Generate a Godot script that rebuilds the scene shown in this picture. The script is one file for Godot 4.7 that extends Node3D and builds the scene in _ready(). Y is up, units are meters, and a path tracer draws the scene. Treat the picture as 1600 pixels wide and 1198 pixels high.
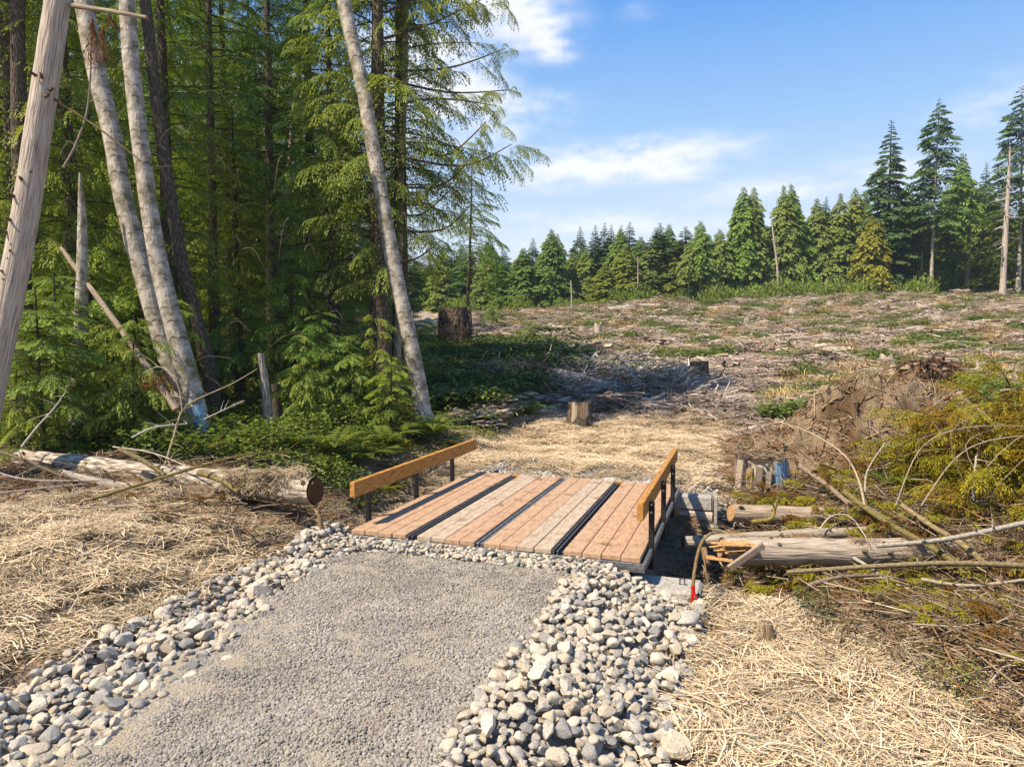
extends Node3D
# A gravel drive leading over a short timber-decked bridge into a logged clearing beside a conifer forest.

const F := 1080.0                     # focal length in pixels of the 1600 px wide photograph
const PITCH := 0.0592
const EYE := Vector3(0, 2.95, 0)
const YAW := -0.3247                  # the drive and the bridge run 18.6 degrees to the right
const B0 := Vector3(-0.36, 0, -9.75)  # middle of the bridge's near edge
var rng := RandomNumberGenerator.new()
var fine := FastNoiseLite.new()
var broad := FastNoiseLite.new()
var used := {}
var M := {}
var kits := {}

func _ready() -> void:
	rng.seed = 7
	fine.seed = 3; fine.frequency = 0.9; fine.fractal_octaves = 3
	broad.seed = 11; broad.frequency = 0.09; broad.fractal_octaves = 3
	var cam := Camera3D.new(); cam.name = "camera"
	cam.position = EYE; cam.rotation.x = -PITCH
	cam.fov = rad_to_deg(2.0 * atan(599.0 / F)); cam.near = 0.1; cam.far = 3000.0
	cam.current = true
	add_child(cam)
	var env := Environment.new()
	env.background_mode = Environment.BG_SKY
	env.tonemap_mode = Environment.TONE_MAPPER_LINEAR
	env.tonemap_exposure = 2.1
	env.sdfgi_enabled = true; env.ssao_enabled = true; env.ssil_enabled = true
	env.sky = Sky.new(); env.sky.sky_material = make_sky()
	env.background_energy_multiplier = 0.56
	env.fog_enabled = true; env.fog_density = 0.0003; env.fog_light_color = Color(0.80, 0.87, 0.95)
	var we := WorldEnvironment.new(); we.name = "world_environment"; we.environment = env
	add_child(we)
	var sun := DirectionalLight3D.new(); sun.name = "sun"
	sun.light_energy = 1.42; sun.light_color = Color(1.0, 0.93, 0.82)
	sun.light_angular_distance = 0.5; sun.shadow_enabled = true
	var el := 0.915
	sun.basis = Basis.looking_at(Vector3(0.84 * cos(el), -sin(el), -0.54 * cos(el)), Vector3.UP)
	add_child(sun)
	make_materials()
	make_ground()
	make_bridge()
	make_foliage_kits()
	make_forest()
	make_treeline()
	make_stumps()
	make_logs()
	make_mound()
	make_rocks()
	make_scatter()
	make_small_things()

# ---------------------------------------------------------------- placing
func ray(u: float, v: float) -> Vector3:
	return Vector3((u - 800.0) / F, (599.0 - v) / F, -1.0).rotated(Vector3.RIGHT, -PITCH)

func at(u: float, v: float, depth: float) -> Vector3:
	var r := ray(u, v)
	return EYE + r * (depth / -r.z)

func on_ground(u: float, v: float, most := 140.0) -> Vector3:
	var r := ray(u, v)
	r /= -r.z
	var d := 4.0
	while d < most:
		var p := EYE + r * d
		if p.y <= H(p.x, p.z):
			return Vector3(p.x, H(p.x, p.z), p.z)
		d *= 1.006
	return EYE + r * most

func spot(u: float, depth: float) -> Vector3:       # on the ground at that depth
	var p := at(u, 535.0, depth)
	return Vector3(p.x, H(p.x, p.z), p.z)

func sm(a: float, b: float, x: float) -> float:
	return smoothstep(a, b, x)

func road_c(x: float, z: float) -> float:
	return (x - B0.x) * 0.948 + (z - B0.z) * 0.319

func road_s(x: float, z: float) -> float:
	return (x - B0.x) * 0.319 - (z - B0.z) * 0.948

func from_road(c: float, s: float) -> Vector3:
	var x := B0.x + 0.948 * c + 0.319 * s
	var z := B0.z + 0.319 * c - 0.948 * s
	return Vector3(x, H(x, z), z)

func hill(x: float, d: float) -> float:
	var slope := lerpf(0.091, 0.140, sm(-8.0, 48.0, x))
	var e := minf(d, 100.0) + maxf(0.0, minf(d, 240.0) - 100.0) * 0.12
	var q := maxf(0.0, e - 19.0)
	return slope * q * q / (q + 7.0)

func H(x: float, z: float) -> float:
	var d := -z
	var c := road_c(x, z)
	var s := road_s(x, z)
	var y := hill(x, d)
	y += 0.52 * sm(2.5, 5.5, -c) * sm(-8.0, -2.0, s)
	y -= 0.14 * exp(-pow((c + 2.4) / 0.7, 2.0)) * (1.0 - sm(-2.0, 0.0, s))
	y -= 0.42 * sm(1.5, 3.0, c) * (1.0 - sm(5.0, 9.0, s)) * (1.0 - 0.7 * sm(6.0, 15.0, c))
	var side := sm(1.6, 2.6, absf(c))
	var g := 1.0 - sm(lerpf(1.6, 0.9, side), lerpf(2.2, 2.5, side), absf(s - 2.4))
	y -= 0.75 * g * (1.0 - sm(2.3, 6.0, -c)) * (1.0 - 0.85 * sm(7.0, 16.0, c))
	y += 0.8 * exp(-(pow(x + 3.2, 2.0) + pow(d - 38.0, 2.0)) / 45.0)
	var calm := (1.0 - sm(1.2, 2.2, absf(c))) * (1.0 - sm(-0.3, 1.0, s))
	y += (1.0 - calm) * (fine.get_noise_2d(x, z) * 0.13 + broad.get_noise_2d(x * 3.0, z * 3.0) * (0.14 + 0.006 * d))
	y -= 0.09 * calm
	return y

# ---------------------------------------------------------------- mesh building
class Mb:
	var v := PackedVector3Array()
	var n := PackedVector3Array()
	var c := PackedColorArray()
	var t := PackedVector2Array()
	var i := PackedInt32Array()

	func tri(a: Vector3, b: Vector3, d: Vector3, col: Color) -> void:
		var k := v.size()
		var nn := (d - a).cross(b - a).normalized()
		v.append(a); v.append(b); v.append(d)
		for q in 3:
			n.append(nn); c.append(col); t.append(Vector2.ZERO)
			i.append(k + q)

	func quad(a: Vector3, b: Vector3, d: Vector3, e: Vector3, col: Color) -> void:   # clockwise seen from the front
		var k := v.size()
		var nn := (d - a).cross(b - a).normalized()
		v.append(a); v.append(b); v.append(d); v.append(e)
		n.append(nn); n.append(nn); n.append(nn); n.append(nn)
		c.append(col); c.append(col); c.append(col); c.append(col)
		t.append(Vector2(0, 0)); t.append(Vector2(1, 0)); t.append(Vector2(1, 1)); t.append(Vector2(0, 1))
		i.append_array(PackedInt32Array([k, k + 1, k + 2, k, k + 2, k + 3]))

	func leaf(p: Vector3, dir: Vector3, up: Vector3, l: float, w: float, col: Color) -> void:
		var side := dir.cross(up).normalized() * w * 0.5
		var m := p + dir * l * 0.42
		quad(p, m - side, p + dir * l, m + side, col)

	func tube(p: PackedVector3Array, r: PackedFloat32Array, sides: int, col: Color, caps := false, rough := 0.0, seed := 0, tip := Color(-1, 0, 0)) -> void:
		var count := p.size()
		var base := v.size()
		var x := Vector3.ZERO
		var run := 0.0
		var rg := RandomNumberGenerator.new()
		rg.seed = seed + count * 7
		var lobes := PackedFloat32Array()
		for k in sides:
			lobes.append(rg.randf_range(-1.0, 1.0))
		for j in count:
			var tan := (p[mini(j + 1, count - 1)] - p[maxi(j - 1, 0)]).normalized()
			if x == Vector3.ZERO:
				x = tan.cross(Vector3(0.31, 0.2, 0.93)).normalized()
			x = (x - tan * x.dot(tan)).normalized()
			var y := tan.cross(x)
			if j > 0:
				run += p[j].distance_to(p[j - 1])
			var offs := PackedFloat32Array()
			for k in sides:
				offs.append(1.0 + rough * (0.7 * lobes[k] + 0.6 * rg.randf_range(-1.0, 1.0)))
			for k in sides + 1:
				var a := TAU * k / sides
				var o := x * cos(a) + y * sin(a)
				v.append(p[j] + o * r[j] * offs[k % sides])
				n.append(o)
				c.append(col if tip.r < 0.0 else col.lerp(tip, float(j) / (count - 1)))
				t.append(Vector2(float(k) / sides, run))
		for j in count - 1:
			for k in sides:
				var a := base + j * (sides + 1) + k
				var b := a + sides + 1
				i.append_array(PackedInt32Array([a, b, b + 1, a, b + 1, a + 1]))
		if caps:
			for e in 2:
				var row := base + (0 if e == 0 else (count - 1) * (sides + 1))
				var at := 0 if e == 0 else count - 1
				var nn := (p[1] - p[0]).normalized() * -1.0 if e == 0 else (p[count - 1] - p[count - 2]).normalized()
				var k0 := v.size()
				v.append(p[at]); n.append(nn); c.append(col); t.append(Vector2(0.5, 0.5))
				for k in sides + 1:
					v.append(v[row + k]); n.append(nn); c.append(col); t.append(t[row + k])
				for k in sides:
					if e == 0:
						i.append_array(PackedInt32Array([k0, k0 + 1 + k, k0 + 2 + k]))
					else:
						i.append_array(PackedInt32Array([k0, k0 + 2 + k, k0 + 1 + k]))

	func box(b: Transform3D, size: Vector3, col: Color, bevel := 0.0) -> void:
		var h := size * 0.5
		if bevel <= 0.0:
			for ax in 3:
				for sg in [-1.0, 1.0]:
					var nn := Vector3.ZERO; nn[ax] = sg
					var u := Vector3.ZERO; u[(ax + 1) % 3] = h[(ax + 1) % 3]
					var w := Vector3.ZERO; w[(ax + 2) % 3] = h[(ax + 2) % 3] * sg
					var m := nn * h[ax]
					quad(b * (m - u - w), b * (m - u + w), b * (m + u + w), b * (m + u - w), col)
			return
		var k := bevel
		for ax in 3:
			for sg in [-1.0, 1.0]:
				var nn := Vector3.ZERO; nn[ax] = sg
				var u := Vector3.ZERO; u[(ax + 1) % 3] = h[(ax + 1) % 3] - k
				var w := Vector3.ZERO; w[(ax + 2) % 3] = (h[(ax + 2) % 3] - k) * sg
				var m := nn * h[ax]
				quad(b * (m - u - w), b * (m - u + w), b * (m + u + w), b * (m + u - w), col)
		for ax in 3:                     # the twelve chamfers
			var a1 := (ax + 1) % 3
			var a2 := (ax + 2) % 3
			for s1 in [-1.0, 1.0]:
				for s2 in [-1.0, 1.0]:
					var e := Vector3.ZERO; e[ax] = h[ax] - k
					var p1 := Vector3.ZERO; p1[a1] = s1 * h[a1]; p1[a2] = s2 * (h[a2] - k)
					var p2 := Vector3.ZERO; p2[a1] = s1 * (h[a1] - k); p2[a2] = s2 * h[a2]
					if s1 * s2 > 0.0:
						quad(b * (p1 - e), b * (p1 + e), b * (p2 + e), b * (p2 - e), col)
					else:
						quad(b * (p2 - e), b * (p2 + e), b * (p1 + e), b * (p1 - e), col)

	func mesh() -> ArrayMesh:
		var a := []
		a.resize(Mesh.ARRAY_MAX)
		a[Mesh.ARRAY_VERTEX] = v; a[Mesh.ARRAY_NORMAL] = n; a[Mesh.ARRAY_COLOR] = c
		a[Mesh.ARRAY_TEX_UV] = t; a[Mesh.ARRAY_INDEX] = i
		var m := ArrayMesh.new()
		m.add_surface_from_arrays(Mesh.PRIMITIVE_TRIANGLES, a)
		return m

func numbered(called: String, parent: Node) -> String:
	var key := "%d %s" % [parent.get_instance_id(), called]
	used[key] = used.get(key, 0) + 1
	return called if used[key] == 1 else "%s_%03d" % [called, used[key] - 1]

func part(called: String, m: Mesh, mat: Material, parent: Node, xf := Transform3D()) -> MeshInstance3D:
	var o := MeshInstance3D.new()
	o.name = numbered(called, parent)
	o.mesh = m
	o.material_override = mat
	o.transform = xf
	parent.add_child(o, true)
	return o

func tag(o: Node, label: String, category: String, group := "", kind := "") -> Node:
	if label: o.set_meta("label", label)
	if category: o.set_meta("category", category)
	if group: o.set_meta("group", group)
	if kind: o.set_meta("kind", kind)
	return o

func thing(called: String, label: String, category: String, where: Vector3, group := "", turn := 0.0) -> Node3D:
	var o := Node3D.new()
	o.name = numbered(called, self)
	add_child(o, true)
	o.position = where; o.rotation.y = turn
	tag(o, label, category, group)
	return o

func copy_of(src: Node3D, label: String, group := "") -> Node3D:
	var o: Node3D = src.duplicate()
	o.name = numbered(String(src.name), self)
	add_child(o, true)
	o.set_meta("label", label)
	if group: o.set_meta("group", group)
	return o

func many(called: String, m: Mesh, mat: Material, xs: Array, cols: Array, parent: Node = self) -> MultiMeshInstance3D:
	var mm := MultiMesh.new()
	mm.transform_format = MultiMesh.TRANSFORM_3D
	mm.use_colors = cols.size() > 0
	mm.mesh = m
	mm.instance_count = xs.size()
	for k in xs.size():
		mm.set_instance_transform(k, xs[k])
		if cols.size() > 0:
			mm.set_instance_color(k, cols[k])
	var o := MultiMeshInstance3D.new()
	o.name = numbered(called, parent)
	o.multimesh = mm
	o.material_override = mat
	parent.add_child(o, true)
	o.set_meta("kind", "stuff")
	return o

func rf(a: float, b: float) -> float:
	return rng.randf_range(a, b)

func lin(r: float, g: float, b: float) -> Color:    # sRGB bytes to a linear colour
	return Color(r / 255.0, g / 255.0, b / 255.0).srgb_to_linear()

# ---------------------------------------------------------------- sky
func make_sky() -> PanoramaSkyMaterial:
	var w := 2048
	var h := 1024
	var n1 := FastNoiseLite.new(); n1.seed = 5; n1.frequency = 1.0; n1.fractal_octaves = 5; n1.domain_warp_enabled = true; n1.domain_warp_amplitude = 0.35; n1.domain_warp_frequency = 1.6
	var data := PackedFloat32Array()
	data.resize(w * h * 3)
	var stops := [[0.0, Color(0.76, 0.82, 0.87)], [5.0, Color(0.69, 0.78, 0.875)], [10.0, Color(0.55, 0.69, 0.865)], [17.0, Color(0.31, 0.525, 0.835)], [25.0, Color(0.135, 0.35, 0.78)], [45.0, Color(0.085, 0.26, 0.68)], [90.0, Color(0.05, 0.17, 0.50)]]
	# cloud banks: azimuth, elevation, half width, half height (degrees), strength, slant
	var banks := [[-1.2, 25.6, 5.6, 3.2, 1.1, -0.35], [2.6, 23.0, 2.6, 1.6, 0.9, -0.5], [-6.5, 21.0, 6.0, 3.0, 1.1, -0.25], [-4.5, 17.5, 8.0, 2.2, 0.95, 0.1], [8.6, 14.2, 9.5, 1.7, 1.05, 0.02], [3.2, 12.9, 6.0, 1.1, 0.6, -0.05], [13.0, 13.0, 6.0, 0.8, 0.55, 0.12], [20.0, 11.4, 8.5, 1.3, 0.6, 0.05], [28.0, 12.3, 5.0, 1.8, 0.6, 0.1], [34.5, 15.4, 4.5, 2.2, 0.42, 0.1], [9.0, 9.4, 16.0, 1.3, 0.6, 0.0], [2.0, 7.5, 12.0, 1.0, 0.5, 0.0], [22.0, 8.8, 9.0, 0.9, 0.5, 0.02], [10.5, 24.8, 2.6, 1.2, 0.35, 0.2],
		[-24.0, 19.0, 9.0, 2.4, 0.8, 0.1], [-40.0, 12.0, 12.0, 2.0, 0.7, 0.0], [52.0, 13.0, 10.0, 2.0, 0.7, 0.05], [80.0, 18.0, 12.0, 3.0, 0.8, 0.1], [-75.0, 20.0, 14.0, 3.0, 0.8, -0.1], [115.0, 12.0, 14.0, 2.0, 0.7, 0.0], [160.0, 18.0, 14.0, 3.0, 0.8, 0.1], [-120.0, 14.0, 14.0, 2.4, 0.7, 0.0], [-165.0, 24.0, 12.0, 3.0, 0.7, 0.1], [35.0, 34.0, 12.0, 3.0, 0.5, 0.1], [-30.0, 38.0, 10.0, 3.0, 0.5, 0.2]]
	for y in h:
		var el := 90.0 - (y + 0.5) * 180.0 / h
		var sky := Color(0.5, 0.6, 0.75)
		if el >= 0.0:
			for k in stops.size() - 1:
				if el <= stops[k + 1][0]:
					sky = stops[k][1].lerp(stops[k + 1][1], (el - stops[k][0]) / (stops[k + 1][0] - stops[k][0]))
					break
		else:
			sky = Color(0.20, 0.19, 0.16)
		var here := []
		for b in banks:
			if absf(el - b[1]) < b[3] * 3.2 + b[2] * absf(b[5]) * 1.6:
				here.append(b)
		var ce := cos(deg_to_rad(el))
		var se := sin(deg_to_rad(el))
		var row := y * w * 3
		for x in w:
			var az := (x + 0.5) * 360.0 / w
			if az > 180.0: az -= 360.0
			var col := sky
			if here.size() > 0:
				var dens := 0.0
				for b in here:
					var da: float = wrapf(az - b[0], -180.0, 180.0)
					if absf(da) < b[2] * 1.9:
						var de: float = el - b[1] - da * b[5] * 0.6
						var q: float = pow(da / b[2], 2.0) + pow(de / b[3], 2.0)
						if q < 3.4:
							dens = maxf(dens, b[4] * exp(-q * 0.85))
				if dens > 0.02:
					var a := deg_to_rad(az)
					var p := Vector3(sin(a) * ce * 9.0, se * 30.0, -cos(a) * ce * 9.0)
					var f := n1.get_noise_3dv(p) * 0.8 + n1.get_noise_3dv(p * 2.9 + Vector3(7, 3, 1)) * 0.42
					var k := clampf(dens * (0.92 + f * 1.1) - 0.08, 0.0, 1.0)
					k = k * k * (3.0 - 2.0 * k)
					col = sky.lerp(Color(0.86, 0.88, 0.91), k * 0.95)
			data[row] = col.r; data[row + 1] = col.g; data[row + 2] = col.b
			row += 3
	var im := Image.create_from_data(w, h, false, Image.FORMAT_RGBF, data.to_byte_array())
	var m := PanoramaSkyMaterial.new()
	m.panorama = ImageTexture.create_from_image(im)
	return m

# ---------------------------------------------------------------- materials
func ntex(seed: int, freq: float, stops: Array, size := 512, octaves := 4, warp := 0.0, kind := FastNoiseLite.TYPE_SIMPLEX_SMOOTH) -> NoiseTexture2D:
	var f := FastNoiseLite.new()
	f.seed = seed; f.frequency = freq; f.fractal_octaves = octaves; f.noise_type = kind
	if warp > 0.0:
		f.domain_warp_enabled = true; f.domain_warp_amplitude = warp
	var g := Gradient.new()
	g.offsets = PackedFloat32Array(); g.colors = PackedColorArray()
	var o := PackedFloat32Array(); var cs := PackedColorArray()
	for s in stops:
		o.append(s[0]); cs.append(Color(s[1]).linear_to_srgb())
	g.offsets = o; g.colors = cs
	var t := NoiseTexture2D.new()
	t.width = size; t.height = size; t.seamless = true; t.noise = f; t.color_ramp = g
	return t

func grey(a: float, b: float) -> Array:
	return [[0.25, Color(a, a, a)], [0.75, Color(b, b, b)]]

func mat(name: String, tex: Texture2D, rough: float, uv := Vector3.ONE, triplanar := "", bump: Texture2D = null, depth := 0.0) -> StandardMaterial3D:
	var m := StandardMaterial3D.new()
	m.resource_name = name
	m.vertex_color_use_as_albedo = true
	m.albedo_texture = tex
	m.roughness = rough
	m.metallic_specular = 0.3
	m.uv1_scale = uv
	if triplanar:
		m.uv1_triplanar = true
		m.uv1_world_triplanar = triplanar == "world"
		m.uv1_triplanar_sharpness = 4.0
	if bump:
		m.heightmap_enabled = true; m.heightmap_texture = bump; m.heightmap_scale = depth
	M[name] = m
	return m

func alder_bark() -> ImageTexture:
	# pale blotched bark with dark arched scars; one repeat is 4 m of stem
	var w := 256
	var h := 1024
	var im := Image.create(w, h, false, Image.FORMAT_RGB8)
	var n := FastNoiseLite.new(); n.seed = 21; n.frequency = 0.012; n.fractal_octaves = 4
	var n2 := FastNoiseLite.new(); n2.seed = 22; n2.frequency = 0.05; n2.fractal_octaves = 3
	var rg := RandomNumberGenerator.new(); rg.seed = 4
	var scars := []
	for k in 26:
		scars.append([rg.randf_range(20, w - 20), rg.randf_range(20, h - 20), rg.randf_range(12, 26), rg.randf_range(5, 10)])
	for y in h:
		for x in w:
			var a := TAU * x / w
			var bl := n.get_noise_3d(cos(a) * 40.0, y * 1.0, sin(a) * 40.0)
			var fi := n2.get_noise_3d(cos(a) * 40.0, y * 2.6, sin(a) * 40.0)
			var k := 0.27 + bl * 0.20 + fi * 0.13
			var col := Color(k * 1.08, k * 0.96, k * 0.80)
			if bl > 0.12:
				col = col.lerp(Color(0.46, 0.43, 0.37), clampf((bl - 0.12) * 3.0, 0.0, 0.75))
			if bl < -0.18:
				col = col.lerp(Color(0.14, 0.14, 0.05), clampf((-bl - 0.18) * 4.0, 0.0, 0.75))
			for s in scars:
				var dx: float = (x - s[0]) / s[2]
				if absf(dx) < 1.0:
					var dy: float = (y - s[1] - dx * dx * s[2] * 0.7) / (s[3] * (1.0 - dx * dx * 0.6))
					if absf(dy) < 1.0:
						col = col.lerp(Color(0.07, 0.055, 0.04), 0.8 * (1.0 - dy * dy))
			im.set_pixel(x, h - 1 - y, Color(maxf(col.r, 0.03), maxf(col.g, 0.03), maxf(col.b, 0.02)).linear_to_srgb())
	return ImageTexture.create_from_image(im)

func make_materials() -> void:
	var bump := ntex(31, 0.03, grey(0.0, 1.0), 512, 5)
	var grain := ntex(32, 0.02, grey(0.0, 1.0), 512, 5)
	mat("ground", ntex(1, 0.018, [[0.2, Color(0.55, 0.52, 0.49)], [0.5, Color(0.92, 0.91, 0.90)], [0.8, Color(1.25, 1.22, 1.16)]], 1024, 6), 0.95, Vector3.ONE * 0.45, "world", bump, 2.5)
	mat("gravel_bed", ntex(2, 0.06, [[0.25, Color(0.20, 0.17, 0.13)], [0.75, Color(0.40, 0.35, 0.27)]], 512, 4), 0.95, Vector3.ONE * 2.0, "world", bump, 0.6)
	mat("stone", ntex(3, 0.02, [[0.15, Color(0.55, 0.52, 0.48)], [0.45, Color(0.92, 0.90, 0.87)], [0.7, Color(1.0, 0.99, 0.97)], [0.9, Color(1.25, 1.24, 1.22)]], 512, 6, 25.0), 0.88, Vector3.ONE * 0.55, "object", bump, 0.25)
	mat("pebble", null, 0.9)
	mat("concrete", ntex(4, 0.02, [[0.2, Color(0.24, 0.23, 0.205)], [0.8, Color(0.40, 0.38, 0.34)]], 512, 5), 0.9, Vector3.ONE * 1.2, "object", bump, 0.4)
	var dust := ntex(5, 0.013, [[0.15, Color(0.78, 0.74, 0.70)], [0.5, Color(1.0, 1.0, 1.0)], [0.85, Color(1.16, 1.24, 1.34)]], 512, 6, 20.0)
	mat("deck_wood", dust, 0.75, Vector3(1.3, 1.3, 0.5), "object", grain, 0.02)
	M.deck_wood.detail_enabled = true
	M.deck_wood.detail_blend_mode = BaseMaterial3D.BLEND_MODE_MUL
	M.deck_wood.detail_uv_layer = BaseMaterial3D.DETAIL_UV_2
	M.deck_wood.detail_albedo = ntex(6, 0.02, [[0.2, Color(0.66, 0.62, 0.58)], [0.45, Color(0.95, 0.94, 0.93)], [0.7, Color(1.06, 1.06, 1.07)]], 512, 4)
	M.deck_wood.uv2_triplanar = true
	M.deck_wood.uv2_scale = Vector3(2.2, 2.2, 0.16) * 2.2
	mat("rail_wood", ntex(7, 0.02, [[0.15, Color(0.19, 0.085, 0.02)], [0.4, Color(0.36, 0.175, 0.045)], [0.65, Color(0.41, 0.205, 0.052)], [0.9, Color(0.50, 0.28, 0.09)]], 512, 6, 14.0), 0.75, Vector3(1.2, 3.5, 0.35), "object", grain, 0.08)
	mat("dark_steel", ntex(8, 0.02, [[0.3, Color(0.016, 0.016, 0.018)], [0.7, Color(0.034, 0.033, 0.034)]], 256, 4), 0.5, Vector3.ONE * 2.0, "object")
	M.dark_steel.metallic = 0.3
	mat("grey_steel", ntex(9, 0.02, [[0.3, Color(0.10, 0.105, 0.115)], [0.7, Color(0.20, 0.205, 0.215)]], 256, 4), 0.45, Vector3.ONE * 2.0, "object")
	M.grey_steel.metallic = 0.5
	mat("bolt_steel", null, 0.35); M.bolt_steel.albedo_color = Color(0.75, 0.76, 0.78); M.bolt_steel.metallic = 0.8
	mat("alder_bark", alder_bark(), 0.85, Vector3(1, 0.25, 1), "", bump, 0.6)
	# weathered wood: fibres that run along the stem
	mat("grey_wood", ntex(10, 0.022, [[0.1, Color(0.17, 0.14, 0.115)], [0.35, Color(0.34, 0.29, 0.245)], [0.65, Color(0.46, 0.40, 0.34)], [0.9, Color(0.56, 0.50, 0.43)]], 512, 6, 6.0), 0.9, Vector3(3.0, 0.13, 1), "", grain, 1.0)
	mat("log_bark", ntex(11, 0.02, [[0.15, Color(0.11, 0.085, 0.06)], [0.45, Color(0.30, 0.255, 0.20)], [0.75, Color(0.47, 0.42, 0.35)], [0.95, Color(0.56, 0.52, 0.45)]], 512, 5, 10.0), 0.9, Vector3(1.6, 0.30, 1), "", grain, 1.2)
	mat("dark_bark", ntex(12, 0.03, [[0.2, Color(0.035, 0.027, 0.020)], [0.55, Color(0.10, 0.08, 0.06)], [0.85, Color(0.20, 0.17, 0.13)]], 512, 5, 8.0), 0.95, Vector3(2.0, 0.35, 1), "", grain, 1.5)
	mat("cut_wood", ntex(13, 0.03, [[0.2, Color(0.36, 0.21, 0.10)], [0.8, Color(0.60, 0.42, 0.23)]], 256, 4), 0.85, Vector3.ONE * 3.0, "object", grain, 0.4)
	mat("blue_paint", ntex(14, 0.04, [[0.3, Color(0.34, 0.32, 0.30)], [0.45, Color(0.16, 0.36, 0.52)], [0.6, Color(0.12, 0.34, 0.56)], [0.8, Color(0.45, 0.52, 0.55)]], 256, 4), 0.7, Vector3.ONE * 4.0, "object")
	mat("stick", ntex(15, 0.03, [[0.2, Color(0.55, 0.53, 0.50)], [0.8, Color(1.25, 1.22, 1.18)]], 256, 4), 0.9, Vector3(1.0, 1.6, 1))
	mat("straw", null, 0.7)
	M.straw.backlight_enabled = true; M.straw.backlight = Color(0.25, 0.25, 0.25)
	mat("leaf", null, 0.55)
	M.leaf.backlight_enabled = true; M.leaf.backlight = Color(0.85, 0.85, 0.42)
	mat("soil", ntex(16, 0.03, [[0.2, Color(0.09, 0.065, 0.042)], [0.5, Color(0.22, 0.165, 0.105)], [0.8, Color(0.36, 0.28, 0.185)]], 512, 6), 0.95, Vector3.ONE * 2.0, "object", bump, 2.0)
	mat("ribbon", null, 0.5); M.ribbon.albedo_color = Color(0.78, 0.03, 0.05)

# ---------------------------------------------------------------- ground
func ground_color(x: float, z: float) -> Color:
	var d := -z
	var c := road_c(x, z)
	var s := road_s(x, z)
	var n := fine.get_noise_2d(x * 0.7, z * 0.7)
	var b := broad.get_noise_2d(x, z)
	var slash := Color(0.37, 0.305, 0.25)
	var col := slash.lerp(Color(0.46, 0.365, 0.22), sm(-0.1, 0.45, b + n * 0.4))       # dry grass
	col = col.lerp(Color(0.10, 0.13, 0.035), sm(0.12, 0.4, broad.get_noise_2d(x * 1.7 + 50.0, z * 1.7) + n * 0.3) * 0.7)
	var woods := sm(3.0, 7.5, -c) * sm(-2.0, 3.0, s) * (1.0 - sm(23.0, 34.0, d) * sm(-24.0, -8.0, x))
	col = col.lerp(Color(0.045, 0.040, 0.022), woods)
	var soil := Color(0.15, 0.10, 0.06)
	col = col.lerp(soil, sm(-11.0, -7.0, c) * (1.0 - sm(7.0, 12.0, c)) * (1.0 - sm(17.0, 24.0, s)) * (1.0 - woods) * 0.85)
	var rocky := maxf(sm(0.8, 1.2, -c) * (1.0 - sm(2.3, 2.7, -c)), sm(1.2, 1.5, c) * (1.0 - sm(2.7, 3.1, c))) * (1.0 - sm(0.0, 0.4, s))
	col = col.lerp(Color(0.30, 0.27, 0.225), rocky)
	var st := straw_share(c, s, x, z) * (1.0 - rocky)
	col = col.lerp(Color(0.42, 0.285, 0.145).lerp(Color(0.62, 0.48, 0.32), sm(4.0, 6.5, s)), st * 0.8)
	col = col.lerp(Color(0.27, 0.25, 0.22), sm(4.6, 5.0, s) * (1.0 - sm(6.2, 7.4, s + n)) * (1.0 - sm(2.6, 3.4, absf(c - 0.3))) * 0.8)
	return col

func straw_share(c: float, s: float, x: float, z: float) -> float:
	var n := fine.get_noise_2d(x * 0.8 + 9.0, z * 0.8)
	var left := sm(2.2, 2.9, -c) * (1.0 - sm(5.6, 8.0, -c)) * (1.0 - sm(-0.9, -0.2, s)) * sm(-7.5, -4.2, s + n * 1.5 + c * 0.3 + 1.6)
	var edge := 4.6 - 0.55 * s                                      # the brush begins right of this
	var right := sm(2.5, 3.2, c) * (1.0 - sm(edge - 0.5, edge + 0.9, c + n * 0.8)) * (1.0 - sm(2.0, 5.0, s))
	var track := sm(5.2, 6.4, s) * (1.0 - sm(13.0, 16.5, s + n * 3.0)) * sm(-4.6, -2.9, c + n) * (1.0 - sm(2.5, 4.4, c + n))
	var k := clampf(maxf(maxf(left, right), track), 0.0, 1.0)
	var hole := fine.get_noise_2d(x * 1.9 + 70.0, z * 1.9)
	return k * sm(-0.42, 0.12, n + 0.16) * sm(-0.34, 0.04, hole)

func axis(parts: Array) -> PackedFloat32Array:
	var o := PackedFloat32Array()
	for p in parts:
		var a: float = p[0]
		while a < p[1] - 1e-4:
			o.append(a)
			a += p[2]
	o.append(parts[-1][1])
	return o

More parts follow.
